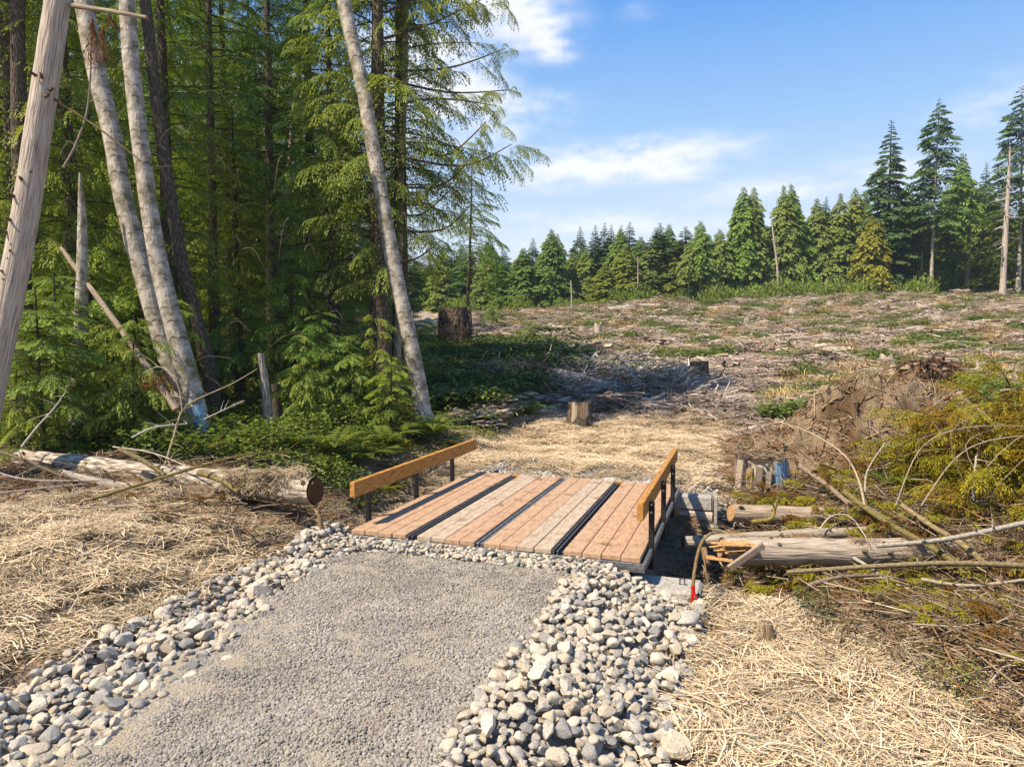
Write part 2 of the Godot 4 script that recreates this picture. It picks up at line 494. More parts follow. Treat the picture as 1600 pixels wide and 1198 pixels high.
func make_ground() -> void:
	var xs := axis([[-420.0, -120.0, 30.0], [-120.0, -40.0, 8.0], [-40.0, -14.0, 1.3], [-14.0, 14.0, 0.22], [14.0, 40.0, 1.0], [40.0, 120.0, 4.0], [120.0, 420.0, 30.0]])
	var zs := axis([[-60.0, 0.0, 8.0], [0.0, 4.0, 1.0], [4.0, 20.0, 0.2], [20.0, 45.0, 0.6], [45.0, 110.0, 1.5], [110.0, 260.0, 10.0], [260.0, 800.0, 60.0]])
	var g := Mb.new()
	var nx := xs.size()
	for d in zs:
		for x in xs:
			var z := -d
			g.v.append(Vector3(x, H(x, z), z))
			var e := 0.1 if d < 30.0 else 0.6
			g.n.append(Vector3(H(x - e, z) - H(x + e, z), 2.0 * e, H(x, z - e) - H(x, z + e)).normalized())
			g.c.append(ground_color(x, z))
			g.t.append(Vector2(x, z))
	for r in zs.size() - 1:
		for k in nx - 1:
			var a := r * nx + k
			g.i.append_array(PackedInt32Array([a, a + nx, a + nx + 1, a, a + nx + 1, a + 1]))
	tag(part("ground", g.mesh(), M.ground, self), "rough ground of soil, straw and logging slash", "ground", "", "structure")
	# the gravel drive: a crowned sheet a few centimetres thick with ragged edges
	var r := Mb.new()
	var rows := 60
	for j in rows + 1:
		var s := lerpf(-16.0, -0.22, float(j) / rows)
		var wob := fine.get_noise_2d(s * 1.5, 40.0) * 0.25
		for k in 25:
			var q := k / 24.0
			var lo := lerpf(-1.3, -1.7, sm(-6.0, -1.0, s)) + wob - 0.2
			var hi := 1.55 + fine.get_noise_2d(s * 1.5, 90.0) * 0.2
			var c := lerpf(lo, hi, q)
			var p := from_road(c, s)
			var edge := minf(q, 1.0 - q)
			p.y = p.y - 0.05 if edge < 0.001 else 0.02 * sm(0.0, 0.25, edge) + fine.get_noise_2d(p.x * 1.4, p.z * 1.4) * 0.035 + hill(p.x, -p.z)
			r.v.append(p); r.n.append(Vector3.UP); r.c.append(Color(1, 1, 1)); r.t.append(Vector2(c, s))
	for j in rows:
		for k in 24:
			var a := j * 25 + k
			r.i.append_array(PackedInt32Array([a, a + 25, a + 26, a, a + 26, a + 1]))
	tag(part("gravel_road", r.mesh(), M.gravel_bed, self), "grey crushed gravel drive running up to the bridge", "road", "", "structure")

# ---------------------------------------------------------------- bridge
func make_bridge() -> void:
	var b := thing("timber_bridge", "short timber plank bridge on steel beams with two low wooden rails", "bridge", B0, "", YAW)
	var top := 0.15
	var s0 := -0.20
	var s1 := 4.75
	var tones := [Color(0.426, 0.282, 0.182), Color(0.431, 0.289, 0.191), Color(0.425, 0.286, 0.188), Color(0.423, 0.291, 0.194), Color(0.423, 0.350, 0.263), Color(0.428, 0.356, 0.268), Color(0.429, 0.290, 0.193), Color(0.417, 0.279, 0.181),
		Color(0.434, 0.293, 0.194), Color(0.423, 0.290, 0.192), Color(0.418, 0.345, 0.259), Color(0.428, 0.354, 0.268), Color(0.427, 0.291, 0.195), Color(0.436, 0.291, 0.191), Color(0.428, 0.282, 0.182), Color(0.419, 0.277, 0.177)]
	var groups := [[-2.10, 0.2270], [-1.015, 0.2262], [0.025, 0.2460], [1.178, 0.2597]]
	var k := 0
	for g in groups:
		for j in 4:
			var w: float = g[1]
			var m := Mb.new()
			var c: float = g[0] + w * (j + 0.5)
			var e0 := rf(-0.012, 0.012)
			var e1 := rf(-0.02, 0.02)
			var mid := -(s0 + s1 + e0 + e1) * 0.5
			m.box(Transform3D(Basis(Vector3.UP, rf(-0.0006, 0.0006)), Vector3(c, top - 0.035 + rf(-0.003, 0.003), mid)), Vector3(w - rf(0.006, 0.011), 0.07, s1 - s0 + e1 - e0), tones[k], 0.006)
			part("plank", m.mesh(), M.deck_wood, b)
			k += 1
	# slots between the plank groups: a dark pan, guide bars and bolt heads, a wooden stop at the far end
	var slots := [[-1.190, -1.018, true], [-0.108, 0.022, false], [1.011, 1.176, true]]
	for sl in slots:
		var lo: float = sl[0]
		var hi: float = sl[1]
		var pan := Mb.new()
		pan.box(Transform3D(Basis(), Vector3((lo + hi) * 0.5, 0.055, -(s0 + s1) * 0.5)), Vector3(hi - lo + 0.02, 0.02, s1 - s0 - 0.02), Color.WHITE)
		var slot := part("slot_pan", pan.mesh(), M.dark_steel, b)
		var bars: Array = [(lo + hi) * 0.5 - 0.005, lo + 0.02] if sl[2] else [lo + 0.03, hi - 0.035]
		for x in bars:
			var bar := Mb.new()
			bar.box(Transform3D(Basis(), Vector3(x, 0.095, -(s0 + s1) * 0.5)), Vector3(0.016 if sl[2] else 0.045, 0.06, s1 - s0 - 0.06), Color.WHITE, 0.002)
			part("guide_bar", bar.mesh(), M.grey_steel, slot)
		if sl[2]:
			var s := s0 + 0.12
			var lug := Mb.new()
			lug.box(Transform3D(), Vector3(0.03, 0.02, 0.02), Color.WHITE, 0.005)
			var lm := lug.mesh()
			while s < s1 - 0.2:
				for x in [lo + 0.058, hi - 0.035]:
					part("bolt_head", lm, M.grey_steel, slot, Transform3D(Basis(), Vector3(x, 0.085, -s)))
				s += 0.19
			var stop := Mb.new()
			stop.box(Transform3D(Basis(), Vector3((lo + hi) * 0.5, 0.108, -s1 + 0.05)), Vector3(hi - lo - 0.004, 0.075, 0.09), Color.WHITE, 0.004)
			part("stop_block", stop.mesh(), M.rail_wood, b)
	# steel frame round the deck
	var mx := 0.06
	for e in [[s0 - 0.035, "near_edge_angle"], [s1 + 0.035, "far_edge_angle"]]:
		var m := Mb.new()
		m.box(Transform3D(Basis(), Vector3(mx, 0.02, -e[0])), Vector3(4.44, 0.12, 0.02), Color.WHITE, 0.003)
		m.box(Transform3D(Basis(), Vector3(mx, 0.068, -e[0] + 0.026 * (1.0 if e[0] > 0.0 else -1.0))), Vector3(4.43, 0.012, 0.04), Color.WHITE)
		part("end_angle", m.mesh(), M.grey_steel, b)
	for x in [-2.145, 2.265]:
		var m := Mb.new()
		m.box(Transform3D(Basis(), Vector3(x, 0.035, -(s0 + s1) * 0.5)), Vector3(0.05, 0.09, s1 - s0 + 0.02), Color.WHITE, 0.004)
		part("side_angle", m.mesh(), M.grey_steel, b)
	for x in [-1.9, -0.6, 0.7, 2.1]:
		var m := Mb.new()
		m.box(Transform3D(Basis(), Vector3(x, 0.015, -2.28)), Vector3(0.2, 0.02, 4.9), Color.WHITE)
		m.box(Transform3D(Basis(), Vector3(x, -0.12, -2.28)), Vector3(0.02, 0.25, 4.9), Color.WHITE)
		m.box(Transform3D(Basis(), Vector3(x, -0.255, -2.28)), Vector3(0.2, 0.02, 4.9), Color.WHITE)
		part("girder", m.mesh(), M.dark_steel, b)
	for s in [0.02, 4.5]:
		var m := Mb.new()
		m.box(Transform3D(Basis(), Vector3(0.1, -0.335, -s)), Vector3(4.4, 0.14, 0.2), Color.WHITE, 0.006)
		part("sill_timber", m.mesh(), M.rail_wood, b)
	for x in [-0.8, 0.8]:
		for s in [1.2, 3.4]:
			var m := Mb.new()
			m.box(Transform3D(Basis(), Vector3(x * 1.6, -0.1, -s)), Vector3(1.26, 0.16, 0.08), Color.WHITE)
			part("cross_beam", m.mesh(), M.dark_steel, b)
	# rails: a board on the inside of three steel posts
	for side in [-1.0, 1.0]:
		var board := Mb.new()
		var bx := -2.135 if side < 0.0 else 2.185
		board.box(Transform3D(Basis(Vector3.UP, 0.002 * side), Vector3(bx, top + 0.575, -2.4)), Vector3(0.085, 0.235, 5.0), Color.WHITE, 0.006)
		part("rail_board", board.mesh(), M.rail_wood, b)
		for s in ([0.5, 2.2, 3.85] if side < 0.0 else [0.5, 2.0, 3.5]):
			var p := Mb.new()
			var px: float = bx + side * (0.0425 + 0.0395)
			p.box(Transform3D(Basis(), Vector3(px, 0.265, -s)), Vector3(0.075, 0.95, 0.075), Color.WHITE, 0.006)
			var post := part("rail_post", p.mesh(), M.dark_steel, b)
			for y in [0.0, 0.11]:
				var bolt := Mb.new()
				bolt.tube(PackedVector3Array([Vector3(0, y, 0), Vector3(0, y, 0.014)]), PackedFloat32Array([0.014, 0.014]), 8, Color.WHITE, true)
				part("bolt", bolt.mesh(), M.bolt_steel, post, Transform3D(Basis(), Vector3(px, 0.60, -s + 0.038)))
			var cap := Mb.new()
			cap.box(Transform3D(Basis(), Vector3(px, 0.742, -s)), Vector3(0.062, 0.008, 0.062), Color.WHITE)
			part("post_cap", cap.mesh(), M.dark_steel, post)
	# abutments
	var a := thing("concrete_abutment", "pale concrete block under the bridge's near right corner, among riprap", "concrete block", from_road(2.2, 0.05), "", YAW)
	a.position.y = -0.75
	var m := Mb.new()
	m.box(Transform3D(Basis(), Vector3(-0.1, 0.22, 0)), Vector3(1.75, 0.60, 0.55), Color(1.25, 1.25, 1.22), 0.035)
	part("block", m.mesh(), M.concrete, a)
	m = Mb.new()
	m.tube(PackedVector3Array([Vector3(0.5, 0.52, 0.02), Vector3(0.5, 0.60, 0.02), Vector3(0.56, 0.60, 0.02), Vector3(0.56, 0.52, 0.02)]), PackedFloat32Array([0.012, 0.012, 0.012, 0.012]), 6, Color.WHITE)
	part("lifting_loop", m.mesh(), M.grey_steel, a)
	var f := thing("stepped_abutment", "stepped pale timber and concrete abutment at the bridge's far right corner", "abutment", from_road(2.2, 4.75), "", YAW)
	f.position.y = -0.8
	m = Mb.new(); m.box(Transform3D(Basis(), Vector3(-0.2, 0.12, 0.0)), Vector3(2.1, 0.28, 0.7), Color.WHITE, 0.02)
	part("footing", m.mesh(), M.concrete, f)
	m = Mb.new(); m.tube(PackedVector3Array([Vector3(-0.9, 0.38, 0.12), Vector3(0.72, 0.38, 0.12)]), PackedFloat32Array([0.12, 0.12]), 16, Color(1.3, 1.28, 1.2), true)
	part("round_beam", m.mesh(), M.grey_wood, f)
	m = Mb.new(); m.box(Transform3D(Basis(), Vector3(-0.1, 0.64, 0.05)), Vector3(1.6, 0.25, 0.3), Color(1.1, 1.08, 1.0), 0.01)
	part("upper_beam", m.mesh(), M.concrete, f)
	m = Mb.new(); m.box(Transform3D(Basis(Vector3.UP, 0.1), Vector3(0.76, 0.42, 0.05)), Vector3(0.05, 0.78, 0.62), Color(1.2, 1.18, 1.1), 0.005)
	part("end_plate", m.mesh(), M.concrete, f)

# ---------------------------------------------------------------- foliage
func branch(l: float, droop: float, per_side: int, pairs: int, ll: float, lw: float, hang: float, dark: Color, light: Color, wide := 0.42) -> Array:
	var fol := Mb.new()
	var wood := Mb.new()
	var bark := Color(0.075, 0.058, 0.042)
	var ph := rf(0, TAU)
	var pos := func(t: float) -> Vector3:
		return Vector3(l * t, l * (0.14 * t - droop * t * t), l * 0.05 * sin(t * 4.0 + ph))
	var pts := PackedVector3Array()
	var rad := PackedFloat32Array()
	for j in 6:
		pts.append(pos.call(j / 5.0)); rad.append(lerpf(0.010 + 0.008 * l, 0.003, j / 5.0))
	wood.tube(pts, rad, 4, bark)
	for j in per_side:
		for side in [-1.0, 1.0]:
			var t := 0.10 + 0.90 * (j + rf(0.1, 0.9)) / per_side
			if t < 0.3 and rng.randf() < 0.45:
				continue
			var p: Vector3 = pos.call(t)
			var tan: Vector3 = (pos.call(t + 0.02) - pos.call(t - 0.02)).normalized()
			var ang := rf(0.75, 1.1) - 0.35 * t
			var dir := (tan * cos(ang) + Vector3(0, rf(-0.2, 0.12), side * sin(ang))).normalized()
			var tl := l * wide * (1.05 - 0.8 * t) * rf(0.65, 1.15) * sm(0.0, 0.25, t) + ll
			var tone := rf(0.0, 1.0)
			for q in pairs:
				var s := (q + 0.5) / pairs
				var o := p + dir * tl * s + Vector3(0, -hang * tl * s * s, 0)
				var d2 := (dir + Vector3(0, -hang * 2.0 * s, 0)).normalized()
				var up := Vector3(rf(-0.4, 0.4), 1.0, rf(-0.4, 0.4)).normalized()
				var across := d2.cross(up).normalized()
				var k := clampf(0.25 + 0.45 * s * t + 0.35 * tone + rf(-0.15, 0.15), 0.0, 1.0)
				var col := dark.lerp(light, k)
				for sg in [-1.0, 1.0]:
					var ld: Vector3 = (d2 * 0.8 + across * sg * rf(0.45, 0.85) + Vector3(0, -0.25 * hang - rf(0.0, 0.25), 0)).normalized()
					fol.leaf(o, ld, up, ll * (1.15 - 0.5 * s) * rf(0.75, 1.2), lw * rf(0.8, 1.15), col)
			fol.leaf(p + dir * tl * 0.85 + Vector3(0, -hang * tl * 0.75, 0), (dir + Vector3(0, -hang * 1.6, 0)).normalized(), Vector3.UP, ll, lw, light.lerp(dark, 0.3))
	return [fol.mesh(), wood.mesh()]

func kit(called: String, lengths: Array, variants: int, droop: float, per_m: float, pairs: int, ll: float, lw: float, hang: float, dark: Color, light: Color, wide := 0.42) -> void:
	var o := []
	for l in lengths:
		for k in variants:
			o.append([l, branch(l, droop * rf(0.8, 1.2), int(3 + l * per_m), pairs, ll, lw, hang, dark, light, wide)])
	kits[called] = o

func make_foliage_kits() -> void:
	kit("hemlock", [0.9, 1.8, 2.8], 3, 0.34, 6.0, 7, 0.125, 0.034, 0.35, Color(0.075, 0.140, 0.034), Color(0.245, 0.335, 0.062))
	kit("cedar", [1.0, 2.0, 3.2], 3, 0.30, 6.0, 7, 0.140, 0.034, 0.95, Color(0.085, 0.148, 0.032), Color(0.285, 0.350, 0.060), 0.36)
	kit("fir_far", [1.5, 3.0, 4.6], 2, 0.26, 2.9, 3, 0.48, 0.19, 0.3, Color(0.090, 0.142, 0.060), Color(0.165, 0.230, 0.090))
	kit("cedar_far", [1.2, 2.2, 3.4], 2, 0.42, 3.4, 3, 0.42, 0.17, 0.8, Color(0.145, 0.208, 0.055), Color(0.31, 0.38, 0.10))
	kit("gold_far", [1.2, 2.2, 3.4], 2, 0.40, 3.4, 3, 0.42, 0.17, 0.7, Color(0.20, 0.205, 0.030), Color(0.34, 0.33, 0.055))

func curve(pts: Array, steps: int) -> PackedVector3Array:
	var o := PackedVector3Array()
	var n := pts.size()
	for k in steps + 1:
		var t := float(k) / steps * (n - 1)
		var a := mini(int(t), n - 2)
		var f := t - a
		var p0: Vector3 = pts[maxi(a - 1, 0)]
		var p3: Vector3 = pts[mini(a + 2, n - 1)]
		var p1: Vector3 = pts[a]
		o.append(p1.cubic_interpolate(pts[a + 1], p0, p3, f))
	return o

func radii(a: float, b: float, steps: int, flare := 0.0) -> PackedFloat32Array:
	var o := PackedFloat32Array()
	for k in steps + 1:
		var t := float(k) / steps
		o.append(lerpf(a, b, t) + flare * a * exp(-t * 14.0))
	return o

# A conifer prototype standing at the origin: [trunk mesh, crown mesh, limbs mesh]
func conifer(kit_name: String, ht: float, r0: float, start: float, reach: float, count: int, taper: float, tilt: float, gaps := 0.15, sides := 9) -> Array:
	var st := SurfaceTool.new()
	var sl := SurfaceTool.new()
	var ks: Array = kits[kit_name]
	var per: int = ks.size() / 3
	var bend := Vector3(rf(-0.02, 0.02), 0, rf(-0.02, 0.02)) * ht
	var path := []
	for k in 5:
		var t := k / 4.0
		path.append(Vector3(0, ht * t - (0.35 if k == 0 else 0.0), 0) + bend * t * t)
	var trunk := Mb.new()
	trunk.tube(curve(path, 12), radii(r0, 0.015, 12, 0.6), sides, Color.WHITE, false, 0.05, rng.randi() % 1000)
	var ang := rf(0, TAU)
	for k in count:
		var f := (k + rf(0.0, 0.9)) / count
		ang += 2.39996 + rf(-0.3, 0.3)
		if rng.randf() < gaps * (1.0 - f):
			continue
		var y := lerpf(start, 0.99, pow(f, 0.92))
		var prof := pow(1.0 - f, taper) * lerpf(0.72, 1.0, sm(0.0, 0.18, f))
		var rr := maxf(reach * prof * rf(0.62, 1.18), 0.25)
		var pick := 0
		for q in 3:
			if absf(log(ks[q * per][0] / rr)) < absf(log(ks[pick * per][0] / rr)):
				pick = q
		var b: Array = ks[pick * per + rng.randi() % per]
		var sc: float = rr / b[0]
		var basis := Basis(Vector3.UP, ang) * Basis(Vector3(0, 0, 1), tilt * lerpf(-0.5, 1.2, f) + rf(-0.12, 0.12)) * Basis(Vector3.RIGHT, rf(-0.25, 0.25))
		var xf := Transform3D(basis.scaled(Vector3.ONE * sc), Vector3(0, ht * y, 0) + bend * y * y)
		st.append_from(b[1][0], 0, xf)
		sl.append_from(b[1][1], 0, xf)
	return [trunk.mesh(), st.commit(), sl.commit()]

func plant_tree(called: String, proto: Array, label: String, where: Vector3, group := "", turn := 0.0, size := Vector3.ONE, bark: Material = null, leaf: Material = null, category := "tree") -> Node3D:
	var t := thing(called, label, category, where, group, turn)
	t.scale = size
	part("trunk", proto[0], bark if bark else M.dark_bark, t)
	part("crown", proto[1], leaf if leaf else M.leaf, t)
	if proto.size() > 2:
		part("limbs", proto[2], M.stick, t).set_meta("kind", "stuff")
	return t

func leaf_tint(name: String, c: Color) -> Material:
	var m: StandardMaterial3D = M.leaf.duplicate()
	m.resource_name = name
	m.albedo_color = c
	M[name] = m
	return m

# ---------------------------------------------------------------- the forest on the left
func stem(called: String, label: String, pixels: Array, bark: Material, group := "", sides := 12, rough := 0.05, category := "tree") -> Node3D:
	# pixels: [u, v, depth, diameter in metres] from the foot upwards
	var o0 := at(pixels[0][0], pixels[0][1], pixels[0][2])
	o0.y = H(o0.x, o0.z)
	var t := thing(called, label, category, o0, group)
	var pts := []
	for p in pixels:
		pts.append(at(p[0], p[1], p[2]) - o0)
	pts[0] = Vector3(0, -0.25, 0)
	var steps := pixels.size() * 5
	var path := curve(pts, steps)
	var r := PackedFloat32Array()
	for k in steps + 1:
		var f := float(k) / steps * (pixels.size() - 1)
		var a := mini(int(f), pixels.size() - 2)
		r.append(lerpf(pixels[a][3], pixels[a + 1][3], f - a) * 0.5 * (1.0 + 0.5 * exp(-k * 0.9)))
	var m := Mb.new()
	m.tube(path, r, sides, Color.WHITE, true, rough, int(absf(pixels[0][0])))
	part("trunk", m.mesh(), bark, t)
	return t

func make_forest() -> void:
	# prototypes
	var hem := []
	for k in 3:
		hem.append(conifer("hemlock", 20.0 + k * 2.0, 0.24, 0.10 + 0.03 * k, 3.4, 190, 0.7, 0.10, 0.22))
	var ced := []
	for k in 3:
		ced.append(conifer("cedar", 19.0 + k * 2.0, 0.30, 0.06 + 0.05 * k, 3.3, 180, 0.75, 0.05, 0.22))
	var sap := []
	for k in 2:
		sap.append(conifer("cedar" if k else "hemlock", 4.2, 0.05, 0.04, 1.5, 44, 0.30, 0.05, 0.45, 6))
	var tall := [conifer("cedar", 24.0, 0.28, 0.30, 3.8, 150, 0.6, 0.12, 0.2), conifer("hemlock", 25.0, 0.26, 0.28, 3.6, 170, 0.65, 0.08, 0.2)]
	var tints := [M.leaf, leaf_tint("leaf_deep", Color(0.86, 0.94, 0.92)), leaf_tint("leaf_warm", Color(1.06, 1.02, 0.9)), leaf_tint("leaf_bright", Color(1.06, 1.08, 0.95))]
	# the big trees of the front edge: u, depth, kind, size, tint, label
	var front := [
		[590, 22.5, ced[2], Vector3(0.95, 1.08, 0.95), 0, "red_cedar", "mossy double-stemmed cedar behind the leaning bare trunk, long limbs over the sky"],
		[627, 24.0, tall[0], Vector3(1.15, 0.92, 1.15), 2, "red_cedar", "thin straight cedar at the forest's open edge with drooping limbs against the sky"],
		[520, 23.0, hem[0], Vector3(0.72, 1.0, 0.72), 0, "hemlock_tree", "dense hemlock left of the mossy double cedar"],
		[425, 28.0, tall[1], Vector3(1.0, 1.0, 1.0), 1, "hemlock_tree", "tall dark hemlock with sky gaps round its upper crown, behind the dense hemlock"],
		[335, 24.0, tall[1], Vector3(0.8, 0.95, 0.8), 1, "hemlock_tree", "hemlock with its dark trunk right of the blue-marked alder"],
		[268, 21.5, ced[1], Vector3(0.9, 1.0, 0.9), 0, "red_cedar", "bushy cedar directly behind the blue-marked alder"],
		[120, 19.0, ced[0], Vector3(0.85, 0.95, 0.85), 3, "red_cedar", "sunlit yellow-green cedar between the grey snag and the mossy alder"],
		[35, 18.0, ced[2], Vector3(0.9, 0.95, 0.9), 2, "red_cedar", "cedar close behind the grey leaning snag"],
	]
	for f in front:
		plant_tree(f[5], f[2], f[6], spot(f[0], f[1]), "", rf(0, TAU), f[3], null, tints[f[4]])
	# deeper rows
	var protos := hem + ced + tall
	var rows := []
	for k in 42:
		var d := 27.0 + k * 1.15
		var lo := -60.0 - 3.0 * maxf(0.0, d - 45.0)
		var hi := 500.0 + sm(30.0, 75.0, d) * 120.0
		rows.append([lerpf(lo, hi, fmod(k * 0.618 + 0.13, 1.0)), d])
	for p in rows:
		var kind := rng.randi() % protos.size()
		plant_tree("forest_conifer", protos[kind], "dark conifer crowded deep inside the shaded forest", spot(p[0], p[1]), "conifers deep in the left forest", rf(0, TAU), Vector3(1, rf(0.85, 1.1), 1) * rf(0.95, 1.15), null, tints[rng.randi() % 3])
	for k in 22:                                   # shorter cedars that fill the space between the stems
		var p := spot(lerpf(-40.0, 610.0, fmod(k * 0.618 + 0.4, 1.0)), 22.5 + k * 1.1)
		plant_tree("understory_cedar", ced[k % 3], "half-grown light green cedar between the taller stems of the forest", p, "half-grown cedars inside the left forest", rf(0, TAU), Vector3(0.62, rf(0.38, 0.55), 0.62), null, tints[[3, 0, 2][k % 3]])
	# bare and leaning trunks
	var snag := stem("leaning_snag", "thick grey barkless snag leaning right at the photo's left edge", [[-48, 752, 11.8, 0.48], [-22, 640, 11.8, 0.45], [28, 400, 11.85, 0.415], [60, 200, 11.9, 0.395], [90, 0, 12.0, 0.385], [100, -70, 12.0, 0.37]], M.grey_wood, "", 18, 0.035)
	var kn := Mb.new()
	for k in 22:                                   # broken stubs and knots up its side
		var f := rf(0.15, 0.85)
		var c0 := at(lerpf(-22, 90, f), lerpf(640, 0, f), 11.85) - snag.position
		var ang := rf(-0.4, 1.6)
		var out := Vector3(sin(ang), 0.25, cos(ang)).normalized()
		kn.tube(PackedVector3Array([c0 + out * 0.16, c0 + out * (0.235 + rf(0, 0.06))]), PackedFloat32Array([0.034, 0.018]), 6, Color(0.55, 0.45, 0.36), true)
	part("branch_stub", kn.mesh(), M.grey_wood, snag).set_meta("kind", "stuff")
	var arm := Mb.new()
	arm.tube(PackedVector3Array([at(108, 8, 12.0) - snag.position, at(165, 16, 11.7) - snag.position, at(229, 27, 11.4) - snag.position]), PackedFloat32Array([0.042, 0.037, 0.03]), 7, Color(1.1, 1.0, 0.85), true)
	part("broken_limb", arm.mesh(), M.grey_wood, snag)
	var arm2 := Mb.new()
	arm2.tube(curve([at(85, 155, 11.9) - snag.position, at(160, 205, 11.6) - snag.position, at(230, 260, 11.3) - snag.position], 8), radii(0.022, 0.008, 8), 6, Color(0.5, 0.42, 0.3), true)
	part("thin_limb", arm2.mesh(), M.grey_wood, snag)
	var arm3 := Mb.new()
	arm3.tube(curve([at(142, 90, 12.1) - snag.position, at(136, 170, 12.0) - snag.position, at(118, 225, 11.9) - snag.position, at(98, 262, 11.8) - snag.position], 10), radii(0.014, 0.022, 10), 6, Color(0.9, 0.9, 0.95), true)
	part("hanging_limb", arm3.mesh(), M.grey_wood, snag)
	var dead := Mb.new()
	for spec in [[143, 22, 0.75, 190], [160, 40, 0.55, 90], [170, 20, 0.25, 40]]:
		var p0 := at(spec[0], spec[1], 11.7) - snag.position
		for k in spec[3]:
			var f := rf(0.05, 1.0)
			var q: Vector3 = p0 + Vector3(rf(-1, 1) * 0.13 * f, -spec[2] * f, rf(-1, 1) * 0.12 * f)
			dead.leaf(q, Vector3(rf(-0.3, 0.3), -1, rf(-0.3, 0.3)).normalized(), Vector3(rf(-1, 1), 0.1, rf(-1, 1)).normalized(), rf(0.06, 0.13), 0.022, Color(0.19, 0.085, 0.035) * rf(0.7, 1.4))
	part("dead_spray", dead.mesh(), M.leaf, snag)
	var alder := stem("alder_tree", "pale grey alder with blue paint on its foot, leaning left", [[318, 692, 15.6, 0.54], [301, 620, 15.6, 0.47], [280, 540, 15.6, 0.45], [245, 400, 15.7, 0.39], [221, 240, 15.8, 0.37], [205, 100, 15.9, 0.355], [198, 0, 16.0, 0.35], [176, -330, 16.4, 0.28]], M.alder_bark, "", 16, 0.03)
	var paint := Mb.new()
	for k in 3:
		var uv: Array = [[311, 640, 0.16], [314, 662, 0.17], [317, 680, 0.11]][k]
		var c0 := at(uv[0], uv[1], 15.6) - alder.position
		var rr := 0.262
		for j in 7:
			var a0 := lerpf(-0.3, 0.75, j / 7.0) * (0.9 if k < 2 else 0.5) + 0.2
			var a1 := a0 + 0.15
			var hh: float = uv[2] * rf(0.55, 1.1)
			var lo := Vector3(sin(a0) * rr, -hh, cos(a0) * rr)
			var hi := Vector3(sin(a1) * rr, hh, cos(a1) * rr)
			paint.quad(c0 + Vector3(lo.x, lo.y, lo.z), c0 + Vector3(lo.x - 0.03, hi.y, lo.z), c0 + Vector3(hi.x - 0.03, hi.y, hi.z), c0 + Vector3(hi.x, lo.y, hi.z), Color.WHITE)
	part("paint_mark", paint.mesh(), M.blue_paint, alder)
	stem("alder_tree", "mossy blotched alder leaning behind the blue-marked alder", [[306, 690, 16.4, 0.46], [290, 640, 16.4, 0.44], [263, 560, 16.5, 0.46], [223, 427, 16.6, 0.44], [190, 300, 16.7, 0.42], [176, 217, 16.8, 0.42], [150, 110, 16.9, 0.42], [130, 0, 17.0, 0.42], [80, -330, 17.4, 0.36]], M.alder_bark, "", 14, 0.05)
	stem("alder_tree", "tall bare leaning trunk nearest the bridge's left rail", [[666, 664, 19.6, 0.56], [655, 610, 19.6, 0.50], [640, 530, 19.6, 0.46], [616, 420, 19.7, 0.44], [600, 330, 19.8, 0.42], [583, 233, 19.9, 0.40], [566, 133, 20.0, 0.40], [537, 0, 20.2, 0.40], [478, -330, 20.6, 0.32]], M.alder_bark, "", 14, 0.04)
	stem("mossy_trunk", "straight mossy trunk just left of the tall leaning trunk's foot", [[606, 646, 22.0, 0.46], [598, 500, 22.0, 0.40], [594, 300, 22.0, 0.36], [590, 0, 22.0, 0.34], [588, -300, 22.0, 0.25]], M.dark_bark, "", 12, 0.06)
	stem("mossy_trunk", "slim dark trunk standing right of the tall leaning trunk's top", [[618, 640, 23.6, 0.30], [622, 480, 23.6, 0.26], [625, 300, 23.6, 0.22], [633, 100, 23.6, 0.20], [636, -200, 23.6, 0.14]], M.log_bark, "", 10, 0.05)
	# slender pale trunks in the gap of the forest
	for p in [[370, 545, 360, 310, 31.0, 0.30, "pale slender alder trunk, leftmost of three in the forest gap"], [381, 520, 377, 340, 34.0, 0.26, "pale slender alder trunk in the middle of the forest gap"], [394, 495, 391, 390, 39.0, 0.26, "short pale trunk, rightmost and farthest in the forest gap"], [428, 520, 444, 340, 32.0, 0.32, "pale leaning trunk right of the forest gap"], [475, 440, 474, 380, 33.0, 0.10, "hair-thin dead white stem between forest boughs"], [346, 510, 345, 470, 33.0, 0.2, "short grey stem low in the forest gap"]]:
		stem("slender_trunk", p[6], [[p[0], p[1], p[4], p[5]], [lerpf(p[0], p[2], 0.5), (p[1] + p[3]) * 0.5, p[4], p[5] * 0.9], [p[2], p[3], p[4], p[5] * 0.8], [p[2] * 2 - p[0], p[3] * 2 - p[1], p[4], p[5] * 0.6]], M.alder_bark, "", 8)
	stem("dark_trunk", "dark leaning trunk just right of the blue-marked alder", [[340, 625, 19.0, 0.42], [322, 560, 19.0, 0.40], [300, 480, 19.0, 0.38], [282, 400, 19.0, 0.36], [250, 200, 19.2, 0.32], [215, -100, 19.4, 0.28]], M.dark_bark, "", 12, 0.06)
	stem("dark_trunk", "dark trunk behind the foot of the grey snag", [[50, 632, 17.0, 0.44], [40, 560, 17.0, 0.40], [36, 480, 17.0, 0.38], [30, 250, 17.0, 0.34], [25, -100, 17.0, 0.3]], M.dark_bark, "", 12, 0.06)
	stem("grey_tree", "grey hollow-looking trunk between the snag and the blue-marked alder", [[119, 640, 16.0, 0.46], [122, 575, 16.0, 0.36], [125, 520, 16.0, 0.30], [128, 400, 16.0, 0.24], [127, 320, 16.0, 0.16], [124, 270, 16.0, 0.04]], M.alder_bark, "", 12, 0.06)
	stem("broken_post", "short broken mossy trunk with a ragged top beside the ferns", [[422, 668, 16.8, 0.27], [414, 610, 16.8, 0.21], [406, 552, 16.8, 0.17]], M.log_bark, "", 9, 0.10, "snag")
